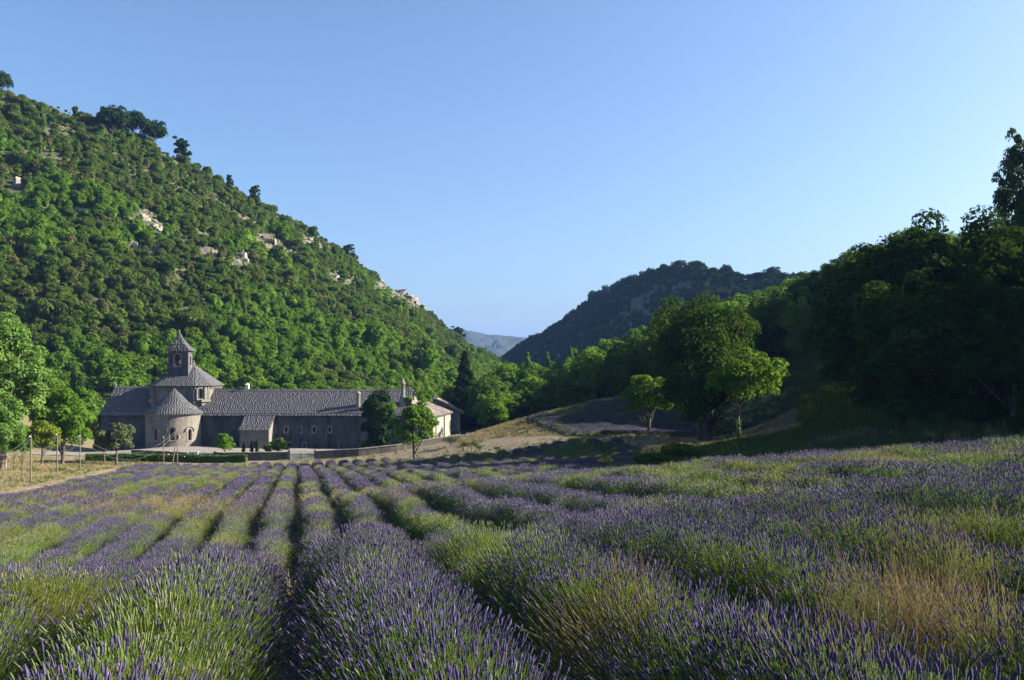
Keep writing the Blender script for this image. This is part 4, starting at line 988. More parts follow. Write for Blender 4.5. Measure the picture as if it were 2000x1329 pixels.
# tiled house behind
H2 = thing('house', 'tiled stone house with shaded wall next to the wire fence', 'house')
xa, xb, y0, y1 = X_(858, 168), X_(898.5, 168), 168.0, 180.0; zt2 = P(898, 806, 168)[2]; zr2 = P(852, 780, 168)[2]; xq = X_(812, 168)
mb = MB(); mb.poly([(xq, y0, -14), (xb, y0, -14), (xb, y0, zt2), (X_(852, 168), y0, zr2), (xq, y0, zr2 - 1.2)], [(0, 1, 2, 3, 4)]); mb.poly([(xb, y0, -14), (xb, y1, -14), (xb, y1, zt2), (xb, y0, zt2)], [(0, 1, 2, 3)])
mb.poly([(xq, y0, -14), (xq, y1, -14), (xq, y1, zr2 - 1.2), (xq, y0, zr2 - 1.2)], [(3, 2, 1, 0)])
mb.build('wall', M['stone'], H2)
xr2 = X_(852, 168); e = X_(905, 168)
sl2 = (zr2 - zt2) / (xb - xr2)
rf3 = bed(H2, [[(e, y0 - .5, zt2 - (e - xb) * sl2 + .03), (e, y1, zt2 - (e - xb) * sl2 + .03), (xr2, y1, zr2 + .03), (xr2, y0 - .5, zr2 + .03)], [(xr2, y0 - .5, zr2 + .03), (xr2, y1, zr2 + .03), (xq - .4, y1, zr2 - 1.4), (xq - .4, y0 - .5, zr2 - 1.4)]])
slab_tiles(rf3, (e, y0 - .5, zt2 - (e - xb) * sl2 + .05), (e, y1, zt2 - (e - xb) * sl2 + .05), (xr2, y0 - .5, zr2 + .05), (xr2, y1, zr2 + .05), ra, .3, .5)
slab_tiles(rf3, (xq - .4, y0 - .5, zr2 - 1.38), (xq - .4, y1, zr2 - 1.38), (xr2, y0 - .5, zr2 + .05), (xr2, y1, zr2 + .05), ra, .3, .5)
mb = MB(); xc = X_(844, 171); mb.box(xc - .5, xc + .5, 170.5, 171.3, zr2 - 1, P(844, 773, 171)[2]); mb.box(xc - .6, xc + .6, 170.4, 171.4, P(844, 773, 171)[2], P(844, 771.5, 171)[2]); mb.build('chimney', M['stone_pale'], H2)
# ruined little gable seen over the wing, behind the lantern chimney
mb = MB(); xa = X_(792.5, 152); mb.box(xa, xa + .8, 151.5, 152.5, -8, Z_(759.5, 152)); mb.box(xa - .05, xa + .85, 151.45, 152.55, Z_(759.5, 152), Z_(758.3, 152)); mb.build('chimney', M['stone'], ABX)
# small white shrine-like vent on the ridge, left of the dormitory roof's middle
mb = MB(); xa = X_(483, 149.4); mb.box(xa - .26, xa + .26, 149.2, 149.7, zrR - .2, Z_(752, 149.4)); mb.poly([(xa - .35, 149.1, Z_(752, 149.4)), (xa + .35, 149.1, Z_(752, 149.4)), (xa + .35, 149.8, Z_(752, 149.4)), (xa - .35, 149.8, Z_(752, 149.4)), (xa, 149.45, Z_(748.5, 149.4))], [(0, 1, 4), (1, 2, 4), (2, 3, 4), (3, 0, 4), (3, 2, 1, 0)]); mb.build('chimney', M['white_stone'], ABX)
# building block between the conifer and the leafy tree (only its roof line shows between the leaves)
H3 = thing('house', 'stone house mostly hidden behind the dark conifer and the leafy tree', 'house')
mb = MB(); xa, xb = X_(745, 139), X_(835, 147); mb.poly([(xa, 146, -14), (xb, 146, -14), (xb, 146, Z_(810, 146)), ((xa + xb) / 2, 146, Z_(783, 146)), (xa, 146, Z_(810, 146))], [(0, 1, 2, 3, 4)])
mb.poly([(xb, 146, -14), (xb, 158, -14), (xb, 158, Z_(810, 146)), (xb, 146, Z_(810, 146))], [(0, 1, 2, 3)]); mb.build('wall', M['stone'], H3)
xm2 = (xa + xb) / 2
rf4 = bed(H3, [[(xb + .4, 145.6, Z_(812, 146)), (xb + .4, 158, Z_(812, 146)), (xm2, 158, Z_(782.5, 146)), (xm2, 145.6, Z_(782.5, 146))], [(xa - .4, 145.6, Z_(812, 146)), (xa - .4, 158, Z_(812, 146)), (xm2, 158, Z_(782.5, 146)), (xm2, 145.6, Z_(782.5, 146))]])
slab_tiles(rf4, (xb + .4, 145.6, Z_(811.6, 146)), (xb + .4, 158, Z_(811.6, 146)), (xm2, 145.6, Z_(782.1, 146)), (xm2, 158, Z_(782.1, 146)), ra, .3, .5)

# ------------------------------------------------------------------ enclosure wall, gate, fence
def low_wall(name, label, ctrl, thick, mat, capm=None, parent=None):
    """ctrl: (px, py of the top, Y); the foot goes into the ground"""
    mb = MB(); cp = MB(); pts = []
    for (p0, t0, Y0), (p1, t1, Y1) in zip(ctrl[:-1], ctrl[1:]):
        n = max(1, int(abs(p1 - p0) / 12))
        for i in range(n): f = i / n; pts.append(P(p0 + (p1 - p0) * f, t0 + (t1 - t0) * f, Y0 + (Y1 - Y0) * f))
    pts.append(P(*ctrl[-1])); 
    for q0, q1 in zip(pts[:-1], pts[1:]):
        d_ = unit((q1 - q0)[:2]); nn = np.array([-d_[1], d_[0]]) * thick
        zb_ = min(g1(q0[0], q0[1]), g1(q1[0], q1[1]), q0[2] - 1) - .5
        j0, j1 = ra.uniform(-.03, .03), ra.uniform(-.03, .03)
        mb.hexa([(q0[0], q0[1], zb_), (q1[0], q1[1], zb_), (*(q1[:2] + nn), zb_), (*(q0[:2] + nn), zb_), (q0[0], q0[1], q0[2] - .1), (q1[0], q1[1], q1[2] - .1), (*(q1[:2] + nn), q1[2] - .1), (*(q0[:2] + nn), q0[2] - .1)])
        e_ = nn / thick * .06; k_ = 2 if np.linalg.norm(q1 - q0) > .7 else 1
        for s in range(k_):
            r0, r1 = q0 + (q1 - q0) * (s / k_), q0 + (q1 - q0) * ((s + .97) / k_); hh = ra.uniform(0, .05)
            cp.hexa([(*(r0[:2] - e_), r0[2] - .095), (*(r1[:2] - e_), r1[2] - .095), (*(r1[:2] + nn + e_), r1[2] - .095), (*(r0[:2] + nn + e_), r0[2] - .095), (*(r0[:2] - e_), r0[2] + hh), (*(r1[:2] - e_), r1[2] + hh), (*(r1[:2] + nn + e_), r1[2] + hh), (*(r0[:2] + nn + e_), r0[2] + hh)])
    t = mb.build(name, mat, parent)
    if label: tag(t, label, 'wall', 'stone walls round the abbey grounds')
    cp.build('coping_stone', M['stone_pale'], t); return t
low_wall('stone_wall', 'dark low stone wall behind the hedge, left of the white notice board', [(256, 878.5, 127), (300, 881, 127), (366, 884, 127)], .4, M['wall_dark'])
low_wall('stone_wall', 'dark low stone wall between the courtyard gap and the iron gate', [(417, 882, 126), (430, 884.5, 126), (566, 883, 126)], .4, M['wall_dark'])
low_wall('stone_wall', 'long stone wall rising from the iron gate towards the leafy tree and fence', [(614.5, 881.5, 125), (700, 877, 126), (775, 869, 128), (850, 856.5, 131), (897, 849.5, 133)], .4, M['wall_dark'])
low_wall('stone_wall', 'short retaining wall at the foot of the grassy bank, past the fence', [(950, 852, 126.5), (962, 851.5, 126), (975, 853, 125)], .6, M['wall_dark'])
# gate: two leaves of white bars
GT = thing('gate', 'white barred double gate in the low wall at the end of the lavender rows', 'gate')
gy = 125.3
for side, (p0, p1) in enumerate(((566.5, 590), (591, 614))):
    fr = MB(); br_ = MB(); x0, x1 = X_(p0, gy), X_(p1, gy); z0, z1 = Z_(904.5, gy), Z_(881.5, gy)
    for zz in (z0, z0 + .55, z1 - .06): fr.box(x0, x1, gy, gy + .05, zz, zz + .06)
    for xx in (x0, x1 - .06): fr.box(xx, xx + .06, gy - .003, gy + .053, z0, z1 + .02)
    n = 11
    for i in range(1, n): xx = x0 + (x1 - x0) * i / n; br_.box(xx - .016, xx + .016, gy + .01, gy + .04, z0, z1 + .08)
    leaf = fr.build('gate_leaf', M['white_metal'], GT); br_.build('gate_bar', M['white_metal'], leaf, kind='stuff')
for p in (565.2, 615.2):
    mb = MB(); x = X_(p, gy); zg = g1(x, gy) - .3; mb.box(x - .13, x + .13, gy - .05, gy + .2, zg, Z_(880, gy)); mb.box(x - .17, x + .17, gy - .09, gy + .24, Z_(880, gy), Z_(879, gy)); mb.build('gate_post', M['stone_pale'], GT)
# notice board
NB = thing('notice_board', 'white stone board with a coping standing by the hedge near the utility pole', 'sign')
ny_ = 124.5; x0, x1 = X_(368, ny_), X_(387, ny_); mb = MB(); zg = g1((x0 + x1) / 2, ny_)
mb.box(x0 + .04, x1 - .04, ny_, ny_ + .14, Z_(897, ny_), Z_(884.5, ny_)); mb.build('panel', M['white_stone'], NB)
mb = MB(); mb.box(x0 - .06, x1 + .02, ny_ - .06, ny_ + .2, Z_(884.5, ny_), Z_(882.8, ny_)); mb.build('coping_stone', M['white_stone'], NB)
for xx in (x0 + .1, x1 - .22): mb = MB(); mb.box(xx, xx + .12, ny_ + .01, ny_ + .13, zg - .3, Z_(897, ny_)); mb.build('leg', M['white_stone'], NB)
# the two small round-topped garden things behind the hedge
for p, y_, sc_, m_, lb, ca_ in ((328, 889, 2.6, 'pink', 'small reddish round-topped parasol behind the hedge', 'parasol'), (358, 893.5, 3.0, 'white_stone', 'small pale round-topped parasol beside the utility pole', 'parasol')):
    Yp = 125.6; x = X_(p, Yp); k = Yp / F; z = Z_(y_, Yp); mb = MB(); t = thing('parasol', lb, ca_)
    prof = [(sc_ * k * math.cos(a) * 1.25, z + sc_ * k * math.sin(a) * .9) for a in np.linspace(-.1, 1.5, 6)]; mb.lathe(x, Yp, prof, 12); mb.build('canopy', M[m_], t, True)
    mb = MB(); mb.tube([(x, Yp, g1(x, Yp) - .2), (x, Yp, z + sc_ * k * .85)], [.03, .03], 6); mb.build('pole', M['wood'], t)
# wire fence at the right end of the wall
WF = thing('wire_fence', 'chain link fence on thin posts between the wall and the grassy bank', 'fence')
fp = [(898, 849, 133), (912, 848.5, 131.5), (923, 848, 130), (936, 849, 128.5), (948.5, 850, 127)]
pp = [P(*q) for q in fp]
for q in pp:
    mb = MB(); mb.tube([(q[0], q[1], g1(q[0], q[1]) - .3), (q[0], q[1], q[2] + .15)], [.045, .045], 6); mb.build('post', M['galv'], WF)
mb = MB()
for q0, q1 in zip(pp[:-1], pp[1:]):
    L = np.linalg.norm(q1 - q0); n = int(L / .14); zl0, zl1 = g1(q0[0], q0[1]), g1(q1[0], q1[1])
    for i in range(-8, n):
        for s in (0, 1):
            f0, f1 = i / n, (i + 8) / n
            if s: f0, f1 = f1, f0
            c_ = [np.clip(f, 0, 1) for f in (f0, f1)]
            if abs(c_[0] - c_[1]) < 1e-3: continue
            def at(f, tt): return Vector((q0[0] + (q1[0] - q0[0]) * f, q0[1] + (q1[1] - q0[1]) * f, (zl0 + (zl1 - zl0) * f) * (1 - tt) + (q0[2] + (q1[2] - q0[2]) * f) * tt))
            tt0 = (c_[0] - f0) / (f1 - f0); tt1 = (c_[1] - f0) / (f1 - f0)
            mb.tube([at(c_[0], tt0), at(c_[1], tt1)], [.006, .006], 3, False)
mb.build('wire_mesh', M['galv'], WF, kind='stuff')
# ------------------------------------------------------------------ poles and wires
POLES = [(60, 849, 943), (111.5, 846, 923), (156.5, 849, 916), (319.7, 852, 903.5), (346.5, 838, 908)]
LBP = ['thin wooden pole nearest the track at the foot of the yellow-green tree', 'thin wooden pole in front of the yellow-green tree, second from the track', 'thin wooden pole in front of the bright green maple', 'thin wooden pole before the apse, shorter than its braced neighbour', 'tall wooden utility pole with a slanting brace in front of the apse']
tops = []
for (p, t_, b__), lb in zip(POLES, LBP):
    q = hit(p, b__, 60, 126); k = q[1] / F; top = (H0 - t_) * k
    t = thing('utility_pole', lb, 'pole', tuple(q), group='poles along the track')
    mb = MB(); mb.tube([(0, 0, -.5), (0, 0, (top - q[2]) * .5), (0.02, 0, top - q[2])], [.07, .062, .055], 7); mb.build('shaft', M['wood'], t)
    mb = MB(); mb.tube([(0, -.16, top - q[2] - .18), (0, .0, top - q[2] - .18)], [.025, .025], 5); mb.lathe(0, -.17, [(.02, top - q[2] - .2), (.04, top - q[2] - .18), (.04, top - q[2] - .1), (.02, top - q[2] - .08)], 8); mb.build('insulator', M['white_stone'], t)
    tops.append(np.array([q[0], q[1] - .17, top - .12]))
    if p == 346.5:
        mb = MB(); f_ = np.array([-.62, -.35, 0]); mb.tube([(f_[0], f_[1], -.5), (-.02, 0, top - q[2] - .4)], [.075, .06], 7); mb.build('brace', M['wood'], t)
        mb = MB(); mb.box(.1, .32, -.14, .1, top - q[2] - 1.35, top - q[2] - .85); mb.build('meter_box', M['pink'], t)
def wire(a, b_, sag, label):
    pts = [a + (b_ - a) * f - np.array([0, 0, sag * 4 * f * (1 - f)]) for f in np.linspace(0, 1, 15)]
    mb = MB(); mb.tube(pts, [.014] * 15, 4, False); tag(mb.build('wire', M['wire']), label, 'wire', 'wires between the poles')
off = np.array([0, 0, -.28])
wire(tops[4], tops[2], 2.6, 'upper sagging wire from the braced pole to the pole by the maple'); wire(tops[4] + off, tops[2] + off, 3.1, 'lower sagging wire from the braced pole to the pole by the maple')
wire(tops[2], tops[1], 1.1, 'upper wire hanging between the maple pole and the next pole'); wire(tops[2] + off, tops[1] + off, 1.3, 'lower wire hanging between the maple pole and the next pole')
wire(tops[1], tops[0], 1.2, 'upper wire hanging between the two poles by the yellow-green tree'); wire(tops[1] + off, tops[0] + off, 1.5, 'lower wire hanging between the two poles by the yellow-green tree')
e_ = P(-60, 890, 55); wire(tops[0], e_, .7, 'upper wire leaving the last pole towards the poplar'); wire(tops[0] + off, e_ + off, .9, 'lower wire leaving the last pole towards the poplar')
# ------------------------------------------------------------------ trees that stand singly
def put(kind, label, cat, h, rx, pl, pr, pt, Y, seed=None, group=None, src=None, rz=None, base_px=None, zoff=0.0, **kw):
    """a tree whose crown spans the columns pl..pr and whose top reaches the row pt, standing on the ground at distance Y"""
    cx = ((pl + pr) / 2 if base_px is None else base_px); x = (cx - 1000) * Y / F; zg = g1(x, Y) + zoff
    sz = ((H0 - pt) * Y / F - zg) / h; sx = (pr - pl) * Y / F / 2 / rx
    if src is None: o = make_tree(kind, label, cat, seed, group, h=h, rx=rx, **kw); o.location = (x, Y, zg); o.scale = (sx, sx, sz); o.rotation_euler = (0, 0, rz or 0)
    else: o = dup(src, (x, Y, zg), rz if rz is not None else 0, (sx, sx, sz), label, group, cat); o.name = kind
    return o
big_oak = put('oak_tree', 'great spreading dark oak with twin trunks between two smaller trees', 'tree', 17, 7.8, 1244, 1474, 560, 98, 401, base_px=1376, trunk_h=0.9, tr=.42, mat=M['oak_mid'], bark=M['bark'], k=130, per=230, size=.34, rc=.24, stems=2, low=.95, ragged=.10, core=0.6)
small_l = put('oak_tree', 'small round tree leaning at the great oak, on its abbey side', 'tree', 7, 2.7, 1208, 1312, 732, 105.5, 402, base_px=1266, trunk_h=.9, tr=.2, mat=M['oak_bright'], bark=M['bark'], k=44, per=150, size=.27, rc=.28, low=.6, ragged=.16)
ivy_t = put('oak_tree', 'slender bright green tree with an ivy-clad trunk beside the great oak', 'tree', 10.5, 4.2, 1384, 1540, 680, 91, 403, base_px=1443, trunk_h=2.2, tr=.22, mat=M['oak_bright'], bark=M['bark'], k=62, per=165, size=.27, rc=.25, low=.5, lean=(.22, 0), ragged=.17)
r_ = np.random.default_rng(5); n = 110; z = 2.2 * r_.uniform(0, 1, n) ** 1.6; a = r_.uniform(0, 6.28, n); w = .26 - z * .02
Vv, Qq, Tt = leaves(np.stack([np.cos(a) * w, np.sin(a) * w, z], -1), unit(np.stack([np.cos(a), np.sin(a), 0 * a + .3], -1)), .22, r_, r_.uniform(0, 1, n))
link('ivy', fast_mesh('ivy', Vv, Qq, [M['oak']], tint=Tt), ivy_t)
leafy = put('plane_tree', 'leafy dark tree with a short trunk standing on the sandy strip before the wall', 'tree', 10, 3.4, 770, 860, 767, 111, 404, base_px=810, trunk_h=1.0, tr=.24, mat=M['oak_bright'], bark=M['bark'], k=64, per=150, size=.36, rc=.23, low=.7, ragged=.17, core=0)
maple = put('maple_tree', 'dense bright green maple behind the third thin pole', 'tree', 10, 4, 76, 198, 744, 108, 405, base_px=120, trunk_h=.7, tr=.26, mat=M['oak_bright'], bark=M['bark'], k=90, per=170, size=.33, rc=.24, low=.7)
yellow = put('ash_tree', 'low yellow-green tree between the first two thin poles', 'tree', 6, 2.6, 48, 120, 820, 97, 406, base_px=82, trunk_h=1.2, tr=.14, mat=M['lime'], bark=M['bark'], k=50, per=140, size=.28, rc=.26, low=.7)
pop1 = put('poplar_tree', 'tall poplar with shimmering leaves at the edge of the picture', 'tree', 17, 4.2, -70, 98, 598, 84, 407, base_px=5, trunk_h=2.5, tr=.34, mat=M['poplar'], bark=M['bark_pale'], k=110, per=180, size=.32, rc=.24, low=.8, ragged=.13)
pop2 = put('poplar_tree', 'low bluish green poplar in front of the tall one, at the picture edge', 'tree', 8, 3, -70, 52, 762, 77, 408, base_px=-8, trunk_h=1.2, tr=.2, mat=M['poplar'], bark=M['bark_pale'], k=60, per=170, size=.26, rc=.25, low=.8)
olive = put('olive_tree', 'grey-green olive tree with a dark trunk in front of the left end of the abbey', 'tree', 6, 2.2, 190, 258, 821, 117, 409, base_px=227, trunk_h=1.4, tr=.17, mat=M['olive'], bark=M['bark'], k=46, per=150, size=.26, rc=.28, low=.6)
put('olive_tree', 'thin-trunked small olive tree beside the grey-green one, nearer the maple', 'tree', 6, 2.2, 176, 222, 838, 119, base_px=204, src=olive, rz=2.2)
thin = put('young_tree', 'thin dark young tree left of the pole nearest the track', 'tree', 5, 1.5, 20, 62, 850, 74, 410, base_px=43, trunk_h=2.2, tr=.07, mat=M['oak_bright'], bark=M['bark'], k=22, per=110, size=.22, rc=.3)
put('young_tree', 'very thin young tree under the tall poplar', 'tree', 5, 1.5, 8, 46, 862, 84, base_px=27, src=thin, rz=1)
# two round courtyard shrubs, one little one
shr = put('round_shrub', 'round yellow-green shrub in the courtyard between the apse and the lean-to', 'shrub', 3, 1.5, 420, 460, 845, 131, 411, trunk_h=.15, tr=.06, mat=M['oak_bright'], bark=M['bark'], k=40, per=110, size=.2, rc=.28, low=.9, ragged=.08)
put('round_shrub', 'round shrub by the lean-to corner, near the gate', 'shrub', 3, 1.5, 525, 562, 854, 131, src=shr, rz=1.7)
put('round_shrub', 'smallest shrub, half hidden beside the round shrub at the lean-to corner', 'shrub', 3, 1.5, 514, 531, 866, 132, src=shr, rz=.6)
put('round_shrub', 'pale green shrub seen through the bars of the white gate', 'shrub', 3, 1.5, 576, 604, 889, 127.5, src=shr, rz=2.9)
put('round_shrub', 'rounded bush under the dark conifer at the foot of the abbey wall', 'shrub', 3, 1.5, 700, 724, 860, 133, src=shr, rz=4)
tiny = cone_mesh('columnar_cypress', 420, 3.0, .32, M['cypress'], 14, 20, .22, power=.5, bottom=.0)
for (p, t_, lb) in ((476, 862, 'shortest of the three tiny columnar cypresses before the lean-to'), (491.5, 860, 'middle one of the three tiny columnar cypresses before the lean-to'), (502, 858, 'tallest of the three tiny columnar cypresses, nearest the lean-to slit')):
    x = X_(p, 133); zg = g1(x, 133); tag(link('columnar_cypress', tiny, loc=(x, 133, zg - .1), rz=p), lb, 'cypress', 'tiny cypresses in the courtyard').scale = (1, 1, ((H0 - t_) * 133 / F - zg) / 3)
hc = cone_mesh('hill_cypress', 421, 6.0, .7, M['cypress'], 16, 22, .45, power=.55, bottom=.0)
for (p, t_, b__, lb) in ((143, 718, 752, 'dark slim cypress on the hill foot, furthest from the abbey'), (156, 731, 768, 'dark slim cypress on the hill foot, between two others'), (172, 748, 788, 'dark slim cypress on the hill foot, nearest the abbey roof')):
    Yc = 172; x = X_(p, Yc); tag(link('cypress_tree', hc, loc=(x, Yc, Z_(b__ + 14, Yc)), rz=p), lb, 'cypress', 'slim cypresses on the hill foot').scale = (1, 1, (b__ + 14 - t_) * Yc / F / 6)
yew = put('conifer_tree', 'broad dark conifer against the abbey wall beside the leafy tree', 'tree', 9.6, 3.3, 704, 780, 754, 133, 422, base_px=740, trunk_h=.2, tr=.25, mat=M['cypress'], bark=M['bark'], k=95, per=130, size=.34, rc=.25, low=1.0, core=.6, ragged=.1, lean=(-.06, 0))
Yf_ = 176; fir = thing('fir_tree', 'tall dark pointed fir at the right end of the houses', 'tree', (X_(908, Yf_), Yf_, g1(X_(908, Yf_), Yf_)))
fcm = cone_mesh('crown', 423, 18.0, 2.9, M['cypress'], 90, 90, .6, droop=.35, bottom=.04, power=.8, core=.5, jag=.65)
link('crown', fcm, fir); mb = MB(); mb.tube([(0, 0, -.3), (0, 0, 9)], [.3, .15], 8); mb.build('trunk', M['bark'], fir); fir.scale = (1, 1, (Z_(688, Yf_) - fir.location.z) / 18)

# ------------------------------------------------------------------ the woods on the right and in the valley
W_ = []
for i in range(4):
    W_.append(make_tree('oak_tree', 'x', 'tree', 430 + i, h=11, rx=4.2, trunk_h=.6, tr=.22, mat=M['oak'] if i < 2 else M['oak_bright'], bark=M['bark'], k=52, per=105, size=.46, rc=.30, low=.95, core=.5))
B_ = []
for i in range(4):
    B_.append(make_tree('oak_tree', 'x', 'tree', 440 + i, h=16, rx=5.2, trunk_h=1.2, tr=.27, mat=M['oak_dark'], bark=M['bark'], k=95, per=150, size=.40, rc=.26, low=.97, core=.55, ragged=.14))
OUT = [(900, 760), (960, 715), (1000, 705), (1100, 690), (1150, 672), (1200, 655), (1240, 630), (1300, 600), (1400, 578), (1500, 555), (1560, 532), (1600, 512), (1650, 492), (1700, 474), (1760, 446), (1800, 418), (1850, 402), (1900, 396), (1950, 378), (2000, 338), (2100, 310), (2400, 300)]
def outline(p): return np.interp(p, [q[0] for q in OUT], [q[1] for q in OUT])
taken = []
def free(x, y, d):
    for (a, b__, c) in taken:
        if (a - x) ** 2 + (b__ - y) ** 2 < ((d + c) * .5) ** 2: return False
    taken.append((x, y, d)); return True
rw = np.random.default_rng(91)
def wood_tree(src, x, y, h_nom, hgt, rad, rx_nom, label, group):
    p = 1000 + F * x / y; zg = g1(x, y); lim = (H0 - outline(p) + rw.uniform(-14, 3)) * y / F
    hgt = min(hgt, lim - zg)
    if hgt < 4.0: return None
    s = rad / rx_nom * min(1, hgt / h_nom * 1.25); o = dup(src, (x, y, zg - .1), rw.uniform(0, 6.28), (s, s, hgt / h_nom), label, group, 'tree'); o.name = 'oak_tree'; return o
# trees with a trunk one can see under the near wood
for p, y_, Y, hp, lb in ((1580, 722, 152, 530, 'oak at the corner of the dark wood, with a straight dark trunk'), (1612, 716, 149, 515, 'oak with a pale trunk just inside the corner of the dark wood'), (1640, 745, 145, 498, 'oak with a thin pale trunk behind the yellow broom'),
                    (1684, 764, 82, 478, 'oak with a leaning trunk above the grassy bank'), (1692, 762, 83.5, 476, 'oak right behind the leaning trunk'), (1728, 750, 84, 466, 'oak with a sunlit side to its trunk in the dark wood'), (1748, 770, 79, 452, 'oak with a tall dark straight trunk at the front of the wood'), (1793, 775, 77, 424, 'oak with the thickest dark trunk at the front of the wood'), (1804, 728, 84, 418, 'oak with a pale leaning trunk deep in the wood')):
    x = (p - 1000) * Y / F; zg = g1(x, Y); hg = (H0 - hp) * Y / F - zg; free(x, Y, 5)
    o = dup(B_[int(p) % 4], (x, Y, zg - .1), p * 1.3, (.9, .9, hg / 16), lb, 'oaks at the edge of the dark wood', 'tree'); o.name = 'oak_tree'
near_n = 0
for _ in range(2500):
    y = rw.uniform(60, 118); x = rw.uniform(.36 * y + 2, .72 * y + 8)
    if x / y < .36 or (x / y < .42 and y < 92) or x < 31 + (75 - y) * .35 or (84 < y - .1726 * (x - 25) < 122 and x < 72): continue
    if not free(x, y, 4.7): continue
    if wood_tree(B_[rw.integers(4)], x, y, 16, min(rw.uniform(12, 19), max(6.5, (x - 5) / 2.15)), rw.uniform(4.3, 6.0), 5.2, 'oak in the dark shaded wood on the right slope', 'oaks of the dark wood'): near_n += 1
mid_n = 0
for _ in range(4000):
    y = rw.uniform(132, 214); x = rw.uniform(-12, .62 * y)
    p = 1000 + F * x / y
    if p < 905 or inside(UPPER, x, y) or (x < 8 and y < 170) or (y < 150 and p < 1330) or (y < 145 and p < 1560): continue
    if not free(x, y, 5.0): continue
    if wood_tree(W_[rw.integers(4)], x, y, 11, rw.uniform(8, 14), rw.uniform(3.0, 4.8), 4.2, 'sunlit oak in the wood that climbs behind the great oak' if p > 1130 else 'oak in the valley wood between the fir and the meadow', 'oaks of the wood behind the meadow' if p > 1130 else 'oaks of the valley wood'): mid_n += 1
for (pl, pr, pt, Y, s, lb) in ((924, 1002, 762, 146, 2, 'round olive green tree beside the fence end and the houses'), (944, 1036, 702, 190, 3, 'broad bright green tree behind the round one, by the fir'), (1028, 1064, 776, 152, 0, 'small bush-like oak at the top edge of the grassy bank'), (860, 892, 742, 178, 3, 'bright tree behind the tiled house'), (820, 866, 752, 182, 2, 'loose green tree behind the annex roof'), (1180, 1240, 705, 160, 1, 'oak standing over the end of the meadow crest'), (1480, 1560, 575, 150, 3, 'broad bright oak behind the ivy-clad tree')):
    put('oak_tree', lb, 'tree', 11, 4.2, pl, pr, pt, Y, src=W_[s], rz=pl)
for o in W_ + B_:
    for c in list(o.children): bpy.data.objects.remove(c)
    bpy.data.objects.remove(o)
pcm = cone_mesh('poplar_tree', 450, 10, 1.5, M['poplar'], 34, 40, .42, power=.7, bottom=.02, jag=.4, core=.5)
for (p, t_, w_, lb) in ((1031, 690, 30, 'pointed pale poplar nearest the valley gap'), (1069, 689, 30, 'pointed pale poplar, second from the valley gap'), (1091, 694, 22, 'slim pointed poplar between two broader ones in the valley'), (1115, 680, 26, 'pointed poplar nearest the wooded slope')):
    Yq = 196; x = X_(p, Yq); zg = g1(x, Yq); tag(link('poplar_tree', pcm, loc=(x, Yq, zg), rz=p), lb, 'tree', 'pointed poplars in the valley').scale = (w_ / 26, w_ / 26, ((H0 - t_) * Yq / F - zg) / 10)
# pine that rises over the wood at the picture edge
pine = put('pine_tree', 'tall pine rising above the dark wood at the picture edge', 'tree', 22, 3.6, 1946, 2044, 222, 88, 451, trunk_h=5, tr=.32, mat=M['pine_pale'], bark=M['bark'], k=170, per=120, size=.30, rc=.23, low=1.0, ragged=.15, flat=.8, core=.25)
# pines on the skyline of the hill
umb = make_tree('pine_tree', 'x', 'tree', 460, h=9, rx=5, trunk_h=2.2, tr=.26, mat=M['pine'], bark=M['bark'], k=60, per=90, size=.55, rc=.30, low=.4, core=.35, flat=.6, ragged=.1)
tall = make_tree('pine_tree', 'x', 'tree', 461, h=9, rx=2.4, trunk_h=.5, tr=.2, mat=M['pine'], bark=M['bark'], k=50, per=70, size=.5, rc=.30, low=.8, core=.3, flat=.6, ragged=.26, lean=(.18, 0))
for (pl, pr, pt, pb, s, lb) in ((188, 252, 209, 268, 0, 'largest dark umbrella pine on the hill skyline'), (228, 290, 218, 272, 0, 'umbrella pine joined to the largest one on the skyline'), (278, 326, 237, 276, 0, 'round-headed pine standing by itself beside the umbrella pines'), (342, 368, 263, 305, 1, 'narrow ragged pine on the skyline below the umbrella pines'), (-18, 22, 140, 186, 0, 'pine on the very top of the hill at the picture edge'), (488, 506, 358, 396, 1, 'small pointed pine on the skyline halfway down the hill'), (441, 455, 338, 366, 1, 'tiny pine on the skyline between two pines'), (668, 690, 474, 506, 1, 'small bushy pine on the skyline above the bare ledges'), (884, 906, 635, 664, 1, 'small pine low on the skyline by the valley gap')):
    c = (pl + pr) / 2; q = on_hill(L_RIDGE, L_FOOT, c, pb, .10, 7.0, 5, 30); Y = q[1]; src = (umb, tall)[s]; h_, rx_ = ((9, 5), (9, 2.4))[s]
    zt_2 = (H0 - pt) * Y / F; o = dup(src, q + np.array([0, 0, -1.6]), c, ((pr - pl) * Y / F / 2 / rx_,) * 2 + ((zt_2 - q[2] + 1.6) / h_,), lb, 'pines on the skyline of the hill', 'pine'); o.name = 'pine_tree'
for (pl, pr, pt, pb, lb) in ((1310, 1342, 509, 530, 'dark pine on the summit of the far hill'), (1340, 1376, 510, 532, 'second dark pine on the summit of the far hill'), (1404, 1432, 518, 548, 'dark round pine on the far hill, past its summit'), (1490, 1526, 522, 552, 'dark pine where the far hill meets the near wood'), (1288, 1306, 516, 532, 'small pine just before the summit of the far hill'), (1148, 1164, 568, 590, 'small tree on the skyline step of the far hill'), (1030, 1050, 655, 676, 'low bush on the far hill skyline by the valley gap'), (1056, 1076, 648, 668, 'dark low tree on the far hill skyline near the valley gap')):
    c = (pl + pr) / 2; q = on_hill(R_RIDGE, R_FOOT, c, pb, .12, 12.0, 11, 20); Y = q[1]
    o = dup(umb, q + np.array([0, 0, -1.5]), c, ((pr - pl) * Y / F / 2 / 5,) * 2 + (((H0 - pt) * Y / F - q[2] + 1.5) / 9,), lb, 'pines on the far hill', 'pine'); o.name = 'pine_tree'
